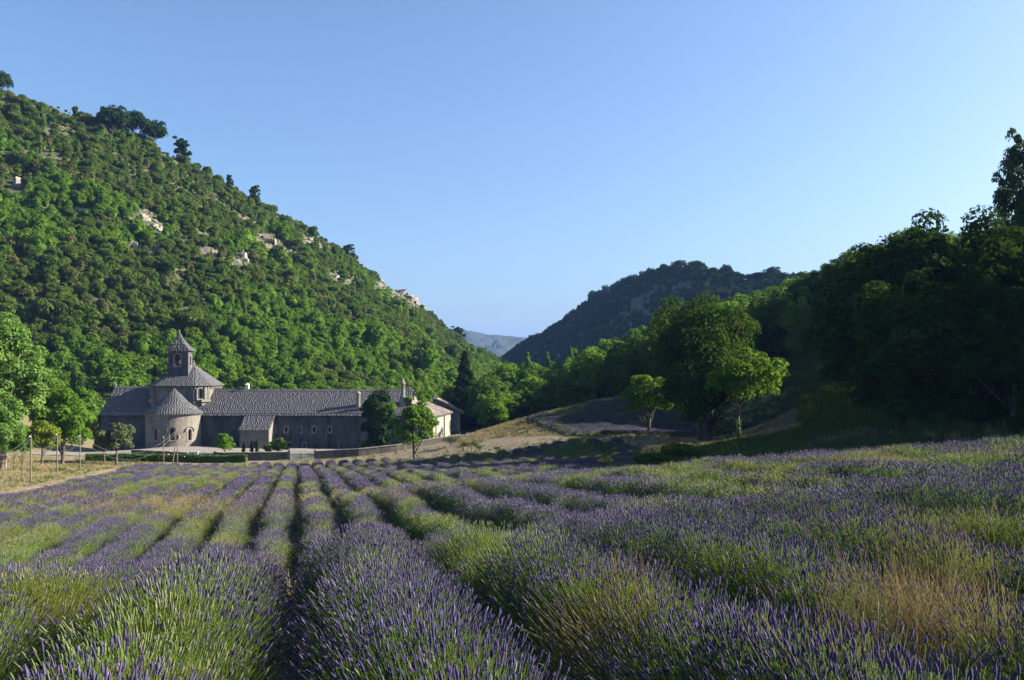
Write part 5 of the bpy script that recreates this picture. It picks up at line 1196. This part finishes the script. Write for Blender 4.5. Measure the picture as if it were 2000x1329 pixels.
for o in (umb, tall):
    for c in list(o.children): bpy.data.objects.remove(c)
    bpy.data.objects.remove(o)
# scrub that fills the foot of the hill behind the abbey and the trees at the left
q = np.c_[rw.uniform(-150, -4, 2600), rw.uniform(150, 215, 2600)]
ok = (q[:, 1] > 163 + 6 * vnoise(q[:, 0] / 9, q[:, 1] / 9, 4)) & ~((q[:, 0] > -18) & (q[:, 1] < 190)); q = q[ok]; q = q[q[:, 0] / q[:, 1] > -.85]
zz = gz(q[:, 0], q[:, 1]); s = rw.uniform(.7, 1.25, len(q))
scatter('valley_scrub', 'hillside', np.c_[q, zz - .4], np.c_[0 * s, 0 * s, rw.uniform(0, 6.28, len(q))], s, rw.integers(0, 7, len(q)))

# ------------------------------------------------------------------ shrubs, saplings, hedge
dk = put('broom_bush', 'dark rounded bush at the shaded end of the lavender, the lower of two', 'bush', 2.6, 2.0, 1236, 1312, 886, 70, 470, trunk_h=.1, tr=.05, mat=M['scrub'], bark=M['bark'], k=50, per=110, size=.2, rc=.26, low=.95, ragged=.12)
put('broom_bush', 'dark rounded bush at the shaded end of the lavender, next to the lone trees', 'bush', 2.6, 2.0, 1298, 1372, 868, 74, src=dk, rz=2)
put('broom_bush', 'low dark bush beneath the yellow broom at the lavender edge', 'bush', 2.6, 2.0, 1188, 1250, 908, 62, src=dk, rz=4)
put('broom_bush', 'dark bush in the shaded dip behind the purple crest', 'bush', 2.6, 2.0, 1390, 1470, 880, 64, src=dk, rz=1)
def broom(pl, pr, pt, Y, seed, lb):
    r = np.random.default_rng(seed); x = ((pl + pr) / 2 - 1000) * Y / F; zg = g1(x, Y); w = (pr - pl) * Y / F / 2; h_ = max(.7, (H0 - pt) * Y / F - zg)
    c = envelope(r, 26, w * .8, h_ * .45, h_ * .55, low=.9); t = thing('flowering_broom', lb, 'bush', (x, Y, zg))
    V, Q, T = clump_leaves(c, np.full(26, w * .3), 70, .13, r); link('foliage', fast_mesh('foliage', V, Q, [M['hedge']], tint=T), t)
    c2 = c[c[:, 2] > h_ * .5] + np.array([.1, -.1, .1]); V, Q, T = clump_leaves(c2, np.full(len(c2), w * .34), 34, .11, r); link('flowers', fast_mesh('flowers', V, Q, [M['yellow']], tint=T), t, 'stuff')
M['yellow'] = leaf_mat('yellow_flowers', (0.30, 0.24, 0.015), (0.45, 0.36, 0.02), (0.6, 0.5, 0.05), .3, (.6, .5, .05))
broom(1160, 1198, 896, 66, 1, 'yellow flowering broom in the lavender nearest the crest'); broom(1286, 1322, 872, 78, 2, 'yellow flowering broom above the dark bushes'); broom(1598, 1630, 756, 100, 3, 'yellow flowering broom on the bank below the wood, upper one'); broom(1638, 1678, 768, 94, 4, 'yellow flowering broom on the bank below the wood, lower one'); broom(1560, 1590, 775, 104, 5, 'faint yellow broom at the far corner of the upper lavender')
sap = None
for (p, t_, w_, b__, lb) in ((880, 853, 38, 873, 'young olive by the fence, nearest the wall'), (921, 861, 46, 883.5, 'young olive standing in front of the wire fence'), (936, 870, 16, 883, 'tiny sapling right beside the young olive'), (972, 872, 14, 884, 'tiny sapling on the sandy strip beyond the fence'), (985, 877, 8, 887, 'smallest sapling on the sandy strip')):
    q = hit(p, b__, 95, 130); Y = q[1]
    if sap is None: sap = put('olive_sapling', lb, 'sapling', 2.6, 1.5, p - w_ / 2, p + w_ / 2, t_, Y, 480, group='young trees on the sandy strip', trunk_h=.8, tr=.06, mat=M['olive'], bark=M['bark'], k=22, per=60, size=.17, rc=.3, low=.4, ragged=.2)
    else: put('olive_sapling', lb, 'sapling', 2.6, 1.5, p - w_ / 2, p + w_ / 2, t_, Y, src=sap, rz=p, group='young trees on the sandy strip')
q = hit(904.5, 880, 95, 130); mb = MB(); mb.tube([(0, 0, -.2), (0.03, 0, .5), (-.06, 0, .95)], [.12, .1, .09], 7); mb.tube([(0, 0, .7), (.16, 0, 1.0)], [.07, .05], 6); tag(mb.build('tree_stump', M['bark'], None, True), 'bare cut stump of a young tree between the two young olives', 'stump').location = q
# clipped hedge in front of the wall
HG = thing('hedge', 'low clipped green hedge in front of the wall and poles', 'hedge'); r = np.random.default_rng(12)
hp = np.array([P(170, 895, 121.5)[:2], P(270, 895, 123.3)[:2], P(366, 895, 123.9)[:2], P(430, 895, 123.9)[:2], P(482, 895, 124)[:2]])
f = r.uniform(0, 1, 9000); tt = f * 4; i0 = np.minimum(tt.astype(int), 3); c = hp[i0] + (hp[i0 + 1] - hp[i0]) * (tt - i0)[:, None]
hh = .82 + .2 * vnoise(c[:, 0] * .8, 0 * c[:, 0], 3); side = r.uniform(0, 1, 9000); yy = np.where(side < .45, -.5, r.uniform(-.5, .5, 9000)); z0 = np.where(side < .45, r.uniform(0, 1, 9000), 1) * hh + r.normal(size=9000) * .06
pt_ = np.c_[c[:, 0], c[:, 1] + yy + r.normal(size=9000) * .06, gz(c[:, 0], c[:, 1]) + z0]; nn = unit(np.c_[0 * f, np.where(side < .45, -1.0, 0), np.where(side < .45, .3, 1)] + r.normal(size=(9000, 3)) * .5)
V, Q, T = leaves(pt_, nn, .2, r, np.clip(.5 * vnoise(c[:, 0] * 1.5, 0 * f, 9) + .5 * r.uniform(0, 1, 9000), 0, 1)); link('foliage', fast_mesh('foliage', V, Q, [M['hedge']], tint=T), HG)
mb = MB()
for a, b__ in zip(hp[:-1], hp[1:]):
    for s in range(12):
        p0, p1 = a + (b__ - a) * s / 12, a + (b__ - a) * (s + 1) / 12; zg0, zg1 = g1(*p0), g1(*p1); mb.hexa([(p0[0], p0[1] - .4, zg0 - .3), (p1[0], p1[1] - .4, zg1 - .3), (p1[0], p1[1] + .4, zg1 - .3), (p0[0], p0[1] + .4, zg0 - .3), (p0[0], p0[1] - .4, zg0 + .7), (p1[0], p1[1] - .4, zg1 + .7), (p1[0], p1[1] + .4, zg1 + .7), (p0[0], p0[1] + .4, zg0 + .7)])
M['twigs'] = plain_mat('hedge_twigs', [(0, (0.02, 0.03, 0.01)), (1, (0.04, 0.05, 0.015))], 8, bump=0); mb.build('twigs', M['twigs'], HG)
# ------------------------------------------------------------------ lavender: rows that run from the camera down to the gate
def veg_mat(name, stops, rough=0.8, transl=0.25, patch=0.0):
    m, nt, out = new_mat(name)
    at = N(nt, 'ShaderNodeAttribute', attribute_name='tint').outputs['Fac']; oi = nt.nodes.new('ShaderNodeObjectInfo').outputs['Random']
    mx = N(nt, 'ShaderNodeMath', operation='MULTIPLY_ADD', i_1=0.6); nt.links.new(at, mx.inputs[0])
    m2 = N(nt, 'ShaderNodeMath', operation='MULTIPLY', i_1=0.4); nt.links.new(oi, m2.inputs[0]); nt.links.new(m2.outputs[0], mx.inputs[2])
    c = ramp(nt, mx.outputs[0], stops)
    d = nt.nodes.new('ShaderNodeBsdfDiffuse'); nt.links.new(c, d.inputs[0]); t = nt.nodes.new('ShaderNodeBsdfTranslucent'); nt.links.new(c, t.inputs[0])
    s = N(nt, 'ShaderNodeMixShader', i_0=transl); nt.links.new(d.outputs[0], s.inputs[1]); nt.links.new(t.outputs[0], s.inputs[2]); nt.links.new(s.outputs[0], out.inputs[0]); return m
M['lav'] = veg_mat('lavender_heads', [(0, (0.048, 0.037, 0.088)), (0.5, (0.098, 0.078, 0.160)), (0.85, (0.155, 0.130, 0.22)), (1, (0.25, 0.225, 0.29))])
M['stem'] = veg_mat('lavender_stems', [(0, (0.09, 0.155, 0.03)), (0.5, (0.18, 0.28, 0.055)), (1, (0.30, 0.40, 0.12))], transl=.35)
M['stem_y'] = veg_mat('yellow_green_stems', [(0, (0.12, 0.155, 0.03)), (0.5, (0.20, 0.23, 0.05)), (1, (0.32, 0.33, 0.10))], transl=.35)
M['bud'] = veg_mat('grey_green_buds', [(0, (0.11, 0.145, 0.055)), (0.55, (0.17, 0.20, 0.085)), (0.8, (0.2, 0.2, 0.13)), (1, (0.16, 0.13, 0.2))])
M['dry'] = veg_mat('dry_grass_blades', [(0, (0.16, 0.122, 0.058)), (0.5, (0.27, 0.212, 0.105)), (1, (0.42, 0.35, 0.20))], transl=.3)
M['grn'] = veg_mat('green_grass_blades', [(0, (0.03, 0.06, 0.012)), (0.5, (0.06, 0.10, 0.02)), (1, (0.13, 0.155, 0.04))], transl=.3)
M['dirt_plant'] = plain_mat('woody_lavender_base', [(0.3, (0.028, 0.035, 0.016)), (0.7, (0.065, 0.07, 0.034))], 6.0, bump=0.6, bscale=18)

def spike_tuft(name, seed, n, spread, hmin, hmax, head, stem_w, head_w, mats, headfrac=1.0, fine=True, splay=.45, leafy=0):
    """n stalks from one foot, each a thin blade with a flower head (or none)"""
    r = np.random.default_rng(seed); Vs, Qs, Fm, Tt = [], [], [], []; nv = 0
    for i in range(n):
        a = r.uniform(0, 6.28); rr = spread * math.sqrt(r.uniform(0, 1)); foot = np.array([math.cos(a) * rr, math.sin(a) * rr, 0])
        d = unit(np.array([math.cos(a) * rr / max(spread, 1e-3) * splay + r.normal() * .12, math.sin(a) * rr / max(spread, 1e-3) * splay + r.normal() * .12, 1.0]))
        h = r.uniform(hmin, hmax); side = unit(np.cross(d, r.normal(size=3))); s2 = np.cross(d, side); top = foot + d * h + np.array([r.normal() * .02, r.normal() * .02, 0]); tn = r.uniform(0, 1)
        w = stem_w
        if fine:
            Vs.append(np.array([foot - side * w, foot + side * w, top + side * w * .7, top - side * w * .7])); Qs.append([[nv, nv + 1, nv + 2, nv + 3]]); nv += 4; Fm.append(0); Tt.append(tn)
            Vs.append(np.array([foot - s2 * w, foot + s2 * w, top + s2 * w * .7, top - s2 * w * .7])); Qs.append([[nv, nv + 1, nv + 2, nv + 3]]); nv += 4; Fm.append(0); Tt.append(tn)
        else:
            Vs.append(np.array([foot - side * w, foot + side * w, top + side * w * .6, top - side * w * .6])); Qs.append([[nv, nv + 1, nv + 2, nv + 3]]); nv += 4; Fm.append(0); Tt.append(tn)
        if r.uniform() < headfrac:
            L = head * r.uniform(.7, 1.3); hw = head_w * r.uniform(.8, 1.2); tn = r.uniform(0, 1)
            segs = [(0, .35), (.16, 1.0), (.24, .55), (.34, 1.05), (.62, .95), (.85, .6), (1, .12)] if fine else [(0, .5), (.35, 1.0), (1, .2)]
            k = 4 if fine else 3; b0 = top - d * L * .15
            ring = []
            for f, q in segs:
                ring.append([b0 + d * L * f + (side * math.cos(2 * math.pi * j / k) + s2 * math.sin(2 * math.pi * j / k)) * hw * q for j in range(k)])
            Vs.append(np.array([p for g in ring for p in g])); q_ = []
            for m_ in range(len(segs) - 1):
                for j in range(k): q_.append([nv + m_ * k + j, nv + m_ * k + (j + 1) % k, nv + (m_ + 1) * k + (j + 1) % k, nv + (m_ + 1) * k + j]); Fm.append(1); Tt.append(np.clip(tn + r.normal() * .15, 0, 1))
            Qs.append(q_); nv += len(segs) * k
    for i in range(leafy):
        a = r.uniform(0, 6.28); rr = spread * 1.2 * math.sqrt(r.uniform(0, 1)); foot = np.array([math.cos(a) * rr, math.sin(a) * rr, -.02]); d = unit(np.array([math.cos(a) * .5 + r.normal() * .3, math.sin(a) * .5 + r.normal() * .3, 1.0])); h = r.uniform(.35, .72) * hmin * 1.25
        side = unit(np.cross(d, r.normal(size=3))) * stem_w * 2.0; Vs.append(np.array([foot - side, foot + side, foot + d * h + side * .3, foot + d * h - side * .3])); Qs.append([[nv, nv + 1, nv + 2, nv + 3]]); nv += 4; Fm.append(0); Tt.append(r.uniform(0, .8))
    return fast_mesh(name, np.concatenate(Vs), np.concatenate([np.array(q) for q in Qs]), mats, fm=np.array(Fm), tint=np.array(Tt))
def lav_set(tag_, n, spread, h0, h1, head, sw, hw, fine, seeds):
    o = []
    for s in range(2): o.append(spike_tuft('lavender_tuft', seeds + s, n, spread, h0, h1, head, sw, hw, [M['stem'], M['lav']], .9, fine, leafy=n if fine else n // 3))
    o.append(spike_tuft('lavender_tuft', seeds + 3, n, spread, h0, h1, head, sw, hw, [M['stem'], M['bud' if s else 'bud']], .8, fine, leafy=n))
    o.append(spike_tuft('lavender_tuft', seeds + 4, int(n * 1.2), spread, h0 * .8, h1 * .9, head * .9, sw * 1.3, hw, [M['stem_y'], M['bud']], .3, fine, leafy=n * 2))
    o.append(spike_tuft('dry_tuft', seeds + 5, n, spread * 1.2, h0 * .95, h1 * 1.35, head * .8, sw, hw * .45, [M['dry'], M['dry']], .7, fine, .7))
    scatter_group('lav' + tag_, [proto(x) for x in o])
lav_set('0', 17, .10, .24, .40, .046, .0016, .0050, True, 500)
lav_set('1', 36, .15, .20, .33, .052, .0027, .0066, False, 520)
lav_set('2', 48, .20, .18, .30, .07, .0048, .0110, False, 540)

ROWX = lambda k, Y: -0.07 + 1.68 * (k + .5) - .245 * Y
ROWH, ROWW = .56, .52                          # woody mound under the flowers
rl = np.random.default_rng(61)
def in_view(x, y, margin=3.0): return (np.abs(x) < (.60 * y + margin)) & (y > 1.2)
def lump(k, Y): return .72 + .5 * fbm(Y * .55 + k * 7.3, Y * 0 + k * 3.1, 15, 2)
def row_name(k):
    nth = 'first second third fourth fifth sixth seventh eighth ninth tenth eleventh twelfth thirteenth fourteenth fifteenth sixteenth seventeenth eighteenth nineteenth twentieth'.split()
    if 0 <= k < 20: return '%s lavender row to the right of the dark furrow that runs to the gate' % nth[k], None
    if -12 <= k < 0: return '%s lavender row to the left of the dark furrow that runs to the gate' % nth[-k - 1], None
    if k < 0: return 'low patchy lavender row along the sandy track at the far left of the field', 'lavender rows along the track'
    return 'purple lavender row on the high right part of the field below the dark wood', 'lavender rows on the right rise'
def build_row(name, label, group, cx, dirv, Yv, poly, k, H=ROWH, Wd=ROWW, dens=1.0, purple=0.0):
    """cx(Y), Yv: sample distances along the row; dirv the row's direction in plan"""
    n = 9; s = np.linspace(-1, 1, n); x0 = cx(Yv); ok = inside(poly, x0, Yv) & in_view(x0, Yv, 6)
    if ok.sum() < 3: return
    nrm2 = np.array([dirv[1], -dirv[0]])
    lp = lump(k, Yv)[:, None]; wob = (fbm(Yv * .3, Yv * 0 + k * 5.0, 31, 2) - .5)[:, None] * .22
    OX = (s[None] * Wd * (.85 + .3 * (lp - .7)) + wob); PXm = x0[:, None] + OX * nrm2[0]; PYm = Yv[:, None] + OX * nrm2[1]
    ends = np.minimum(np.cumsum(ok), np.cumsum(ok[::-1])[::-1])[:, None]; taper = np.clip(ends / 3.0, .05, 1)
    prof = (1 - np.abs(s[None]) ** 2.4) * H * lp * taper * (.9 + .25 * vnoise(PXm * 3, PYm * 3, 8))
    Zm = gz(PXm, PYm) - .06 + prof
    Ii = np.arange(PXm.size).reshape(PXm.shape); q = np.stack([Ii[:-1, :-1], Ii[:-1, 1:], Ii[1:, 1:], Ii[1:, :-1]], -1)
    q = q[ok[:-1] & ok[1:]].reshape(-1, 4)
    row = tag(link(name, fast_mesh(name, np.stack([PXm, PYm, Zm], -1).reshape(-1, 3), q, [M['dirt_plant']], smooth=True)), label, 'lavender row', group)
    Ys = Yv[ok]; y0, y1 = Ys.min(), Ys.max()
    for lod, (a, b__, d) in enumerate(((1.2, 15.0, 78.0), (13.0, 44.0, 34.0), (40.0, 150.0, 15.0))):
        a_, b_ = max(a, y0), min(b__, y1)
        if b_ - a_ < .3: continue
        m_ = int((b_ - a_) * 1.45 * d * dens); yy = rl.uniform(a_, b_, m_); ss = rl.uniform(-1, 1, m_) * .97
        # fade one level of detail into the next, so that no seam shows
        if lod == 0: kp = rl.uniform(0, 1, m_) < 1 - sstep(13, 15, yy)
        elif lod == 1: kp = (rl.uniform(0, 1, m_) < sstep(13, 15, yy)) & (rl.uniform(0, 1, m_) < 1 - sstep(40, 44, yy))
        else: kp = rl.uniform(0, 1, m_) < sstep(40, 44, yy)
        yy, ss = yy[kp], ss[kp]
        lpv = lump(k, yy); w_ = (fbm(yy * .3, yy * 0 + k * 5.0, 31, 2) - .5) * .22
        off = ss * Wd * (.85 + .3 * (lpv - .7)) + w_; x = cx(yy) + off * nrm2[0]; y = yy + off * nrm2[1]
        kp = inside(poly, cx(yy), yy) & in_view(x, y); gap = fbm(x * .55, y * .55, 91, 2); kp &= rl.uniform(0, 1, len(x)) < np.clip((gap - .16) * 9, .05, 1)
        x, y, ss, lpv, yy = x[kp], y[kp], ss[kp], lpv[kp], yy[kp]
        if len(x) < 2: continue
        z = gz(x, y) - .06 + (1 - np.abs(ss) ** 2.4) * H * lpv * .97 - .04
        lean = np.sign(ss) * np.abs(ss) ** 1.5 * (.72, .5, .35)[lod]
        dv = np.stack([nrm2[0] * lean, nrm2[1] * lean, np.ones(len(x))], -1) + rl.normal(size=(len(x), 3)) * .13
        # what grows: purple, greyish, yellow-green or dry, in patches
        p1 = fbm(x * .42, y * .20, 201, 3); p2 = fbm(x * .33 + 9, y * .22, 217, 3); p3 = fbm(x * .22 + 4, y * .22, 233, 3)
        kind = np.where(rl.uniform(0, 1, len(x)) < sstep(.26, .44, p1 + .06 * np.abs(ss) - .02 + purple + (vnoise(k * 1.7, 0.3, 5) - .62) * .28 * sstep(14, 30, y)), rl.integers(0, 2, len(x)), 2)
        far_px = 1000 + F * x / y; far_py = H0 - F * (z + .3) / y
        lush = sum(np.exp(-(((far_px - a) / sa) ** 2 + ((far_py - b) / sb) ** 2)) for a, sa, b, sb in ((955, 60, 1075, 30), (1450, 70, 1098, 28), (290, 120, 1200, 50), (640, 40, 1035, 22), (1930, 90, 1100, 45), (1240, 110, 1165, 40), (800, 60, 1020, 25), (1150, 40, 1085, 22), (430, 50, 1050, 25), (900, 120, 1330, 40), (350, 150, 1330, 40)))
        flank = sstep(.45, .85, np.abs(ss)) * sstep(13, 24, y) * .55; kind = np.where(rl.uniform(0, 1, len(x)) < flank, np.where(rl.uniform(0, 1, len(x)) < .55, 3, 2), kind)
        kind = np.where((rl.uniform(0, 1, len(x)) < .75 * sstep(.60, .66, p2) + .8 * lush), 3, kind)
        dryp = sstep(.66, .76, p3) * .35 * (y > 14)
        brown = np.exp(-(((far_px - 1810) / 165) ** 2 + ((far_py - 1190) / 100) ** 2)) + np.exp(-(((far_px - 1230) / 70) ** 2 + ((far_py - 1240) / 60) ** 2)) * .8 + .5 * np.exp(-(((far_px - 330) / 220) ** 2 + ((far_py - 985) / 22) ** 2))
        kind = np.where(rl.uniform(0, 1, len(x)) < dryp + .95 * brown, 4, kind)
        scatter('flower_spikes', 'lav%d' % lod, np.c_[x, y, z], lean_rot(dv, rl), rl.uniform(.72, 1.22, len(x)) * (.8 + .28 * lpv), kind, row)
Yn = np.concatenate([np.arange(-2, 16, .22), np.arange(16, 46, .4), np.arange(46, 119, .7)])
d_ = unit(np.array([-.245, 1.0]))
for k in range(-12, 30):
    lb, gp = row_name(k)
    build_row('lavender_row', lb, gp or 'lavender rows of the main field', lambda Y, k=k: ROWX(k, Y), d_, Yn, FIELD, k)
# rows of the upper field behind the lone trees run across the view
def build_cross(j):
    """one row of the upper field: it follows a line of constant distance, slightly turned"""
    xs = np.arange(2, 46, .5); base = 103.5 + j * 1.75
    yv = base + (xs - 5) * .10 + 6.0 * sstep(20, -2, xs) * 1.0
    return xs, yv
for j in range(20):
    xs, yv = build_cross(j); ok = inside(UPPER, xs, yv)
    if ok.sum() < 6: continue
    n = 7; s = np.linspace(-1, 1, n); lp = lump(j + 60, xs)[:, None]; Xm = xs[:, None] + 0 * s[None]; Ym = yv[:, None] + s[None] * .62
    Zm = gz(Xm, Ym) - .06 + (1 - np.abs(s[None]) ** 2.4) * .42 * lp
    Ii = np.arange(Xm.size).reshape(Xm.shape); q = np.stack([Ii[:-1, :-1], Ii[1:, :-1], Ii[1:, 1:], Ii[:-1, 1:]], -1); q = q[ok[:-1] & ok[1:]].reshape(-1, 4)
    row = tag(link('lavender_row', fast_mesh('lavender_row', np.stack([Xm, Ym, Zm], -1).reshape(-1, 3), q, [M['dirt_plant']], smooth=True)), ('front row of the upper lavender field, right behind the lone trees' if j == 0 else '%s row of the upper lavender field, counted from the lone trees' % 'first second third fourth fifth sixth seventh eighth ninth tenth eleventh twelfth thirteenth fourteenth fifteenth sixteenth seventeenth eighteenth nineteenth twentieth'.split()[j]), 'lavender row', 'lavender rows of the upper field')
    m_ = 44 * 26; x = rl.uniform(2, 46, m_); ss = rl.uniform(-1, 1, m_); y = np.interp(x, xs, yv) + ss * .62; kp = inside(UPPER, x, np.interp(x, xs, yv)); x, y, ss = x[kp], y[kp], ss[kp]
    z = gz(x, y) - .06 + (1 - np.abs(ss) ** 2.4) * .42 * lump(j + 60, x) - .03; dv = np.stack([0 * x, ss * .8, 0 * x + 1], -1) + rl.normal(size=(len(x), 3)) * .15
    kind = np.where(fbm(x * .3, y * .3, 301, 3) > .34, rl.integers(0, 2, len(x)), 2)
    scatter('flower_spikes', 'lav2', np.c_[x, y, z], lean_rot(dv, rl), rl.uniform(.8, 1.3, len(x)), kind, row)

# ------------------------------------------------------------------ grass
def blade_tuft(name, seed, n, spread, h0, h1, w, mat, bend=.35, ears=0.0):
    r = np.random.default_rng(seed); Vs, Tt = [], []
    for i in range(n):
        a = r.uniform(0, 6.28); rr = spread * math.sqrt(r.uniform(0, 1)); f = np.array([math.cos(a) * rr, math.sin(a) * rr, -.03]); h = r.uniform(h0, h1)
        b_ = r.uniform(0, 6.28); bd = np.array([math.cos(b_), math.sin(b_), 0]) * bend * h * r.uniform(.2, 1); sd = np.array([-math.sin(b_), math.cos(b_), 0]) * w
        m_ = f + np.array([0, 0, h * .6]) + bd * .35; t_ = f + np.array([0, 0, h]) + bd; tn = r.uniform(0, 1)
        Vs.append(np.array([f - sd, f + sd, m_ + sd * .8, m_ - sd * .8])); Tt.append(tn); Vs.append(np.array([m_ - sd * .8, m_ + sd * .8, t_ + sd * (1.6 if r.uniform() < ears else .15), t_ - sd * .15])); Tt.append(min(1, tn + .15))
    return fast_mesh(name, np.concatenate(Vs), np.arange(len(Vs) * 4).reshape(-1, 4), [mat], tint=np.array(Tt))
scatter_group('grass', [proto(blade_tuft('grass_tuft', 600, 26, .28, .18, .45, .012, M['dry'])), proto(blade_tuft('grass_tuft', 601, 26, .3, .3, .7, .012, M['dry'], .4, .5)), proto(blade_tuft('grass_tuft', 602, 28, .3, .2, .5, .014, M['grn'])), proto(blade_tuft('grass_tuft', 603, 30, .35, .4, .95, .014, M['grn'], .4, .2))])
def grass(name, poly, n, mix, smin=.8, smax=1.3, seed=1, avoid=(), green_noise=.0):
    r = np.random.default_rng(seed); a = np.array(poly); x = r.uniform(a[:, 0].min(), a[:, 0].max(), n); y = r.uniform(a[:, 1].min(), a[:, 1].max(), n); k = inside(poly, x, y)
    for q in avoid: k &= ~inside(q, x, y)
    x, y = x[k], y[k]; g = fbm(x * .16, y * .16, seed + 5, 3); u = r.uniform(0, 1, len(x)) * .55 + sstep(.3, .7, g) * .45
    c = np.cumsum(mix) / sum(mix); kind = np.searchsorted(c, np.clip(u, 0, .9999)); dens = r.uniform(0, 1, len(x)) < .35 + .9 * fbm(x * .5, y * .5, seed + 9, 2)
    x, y, kind = x[dens], y[dens], kind[dens]; dv = np.c_[r.normal(size=(len(x), 2)) * .12, np.ones(len(x))]
    return scatter(name, 'grass', np.c_[x, y, gz(x, y)], lean_rot(dv, r), r.uniform(smin, smax, len(x)), kind, None)
grass('dry_grass', [(-34, 47), (-28, 30), (-44, 40), (-75, 70), (-90, 118), (-62, 126), (-47, 121), (-50.8, 113), (-41, 82), (-33, 52)], 26000, (.6, .1, .25, .05), .35, .7, seed=3)
grass('meadow_grass', [(-7, 119), (-2, 122), (9, 113.5), (10, 119.5), (5, 130), (24, 141.5), (36, 135), (30, 150), (10, 152), (-8, 140), (-9, 126)], 14000, (.45, .2, .3, .05), .4, .8, 5, (UPPER,))
grass('grass_verge', [(5, 112), (13, 104.3), (28, 100.5), (36, 111), (40, 108), (33, 92), (26, 80), (16, 76), (13.5, 86), (13.2, 95), (8, 101)], 7000, (.45, .15, .3, .1), .35, .7, 7)
grass('dip_grass', [(6, 44), (9, 66), (14, 90), (27, 82), (31, 60), (31, 40), (24, 36), (9, 36)], 20000, (.05, .05, .6, .3), .3, .6, 29)
grass('tall_grass', [(27, 82), (32, 97), (37, 108), (39, 122), (31, 134), (50, 150), (80, 130), (60, 92), (52, 72), (46, 50), (44, 36), (31, 40), (31, 60)], 22000, (.06, .12, .32, .5), .8, 1.5, 9)
grass('weeds', [(-40, 118), (-28, 119), (-17, 114.5), (-6, 102.5), (0, 99.5), (8, 101), (12, 104), (4, 114), (-4, 118), (-14, 127), (-38, 122)], 2600, (.55, .1, .3, .05), .3, .7, 11)
q_ = [(-12, -3), (-17, 14), (-27, 46), (-45, 112), (-27, 116), (-8, 100), (12, 93), (8, 60), (5, 45), (14, 34), (30, 33), (40, 20), (12, 1)]
grass('field_weeds', q_, 5200, (.4, .25, .25, .1), .5, .9, 13)
# low undergrowth under the dark wood
r = np.random.default_rng(17); x = r.uniform(26, 90, 2600); y = r.uniform(54, 130, 2600); k = (x > .40 * y + 1) & (x > 32 + (70 - y) * .3) & (fbm(x * .2, y * .2, 71, 2) > .36); x, y = x[k], y[k]
scatter_group('under', [proto(blob_mesh('wood_bush', 700 + i, 1.8, 2.4, M['oak_dark'], k=9, per=60, size=.34, core=.5)) for i in range(3)])
scatter('undergrowth', 'under', np.c_[x, y, gz(x, y) - .3], np.c_[0 * x, 0 * x, r.uniform(0, 6.28, len(x))], r.uniform(.45, 1.25, len(x)), r.integers(0, 3, len(x)))
# ------------------------------------------------------------------ the air
m, nt, out = new_mat('haze')
vol = N(nt, 'ShaderNodeVolumePrincipled'); vol.inputs['Color'].default_value = (.25, .46, .97, 1); vol.inputs['Density'].default_value = .00009
nt.links.new(vol.outputs[0], out.inputs['Volume'])
mb = MB(); ex, ey = tensor(-6000, 6000, 0, -100, 105, 1.0), tensor(-3000, 9000, 0, -8, 205, 0.9)
mb.box(ex[0] - 60, ex[-1] + 60, ey[0] - 60, ey[-1] + 60, -80, 330)
mb.build('haze', m, kind='stuff')
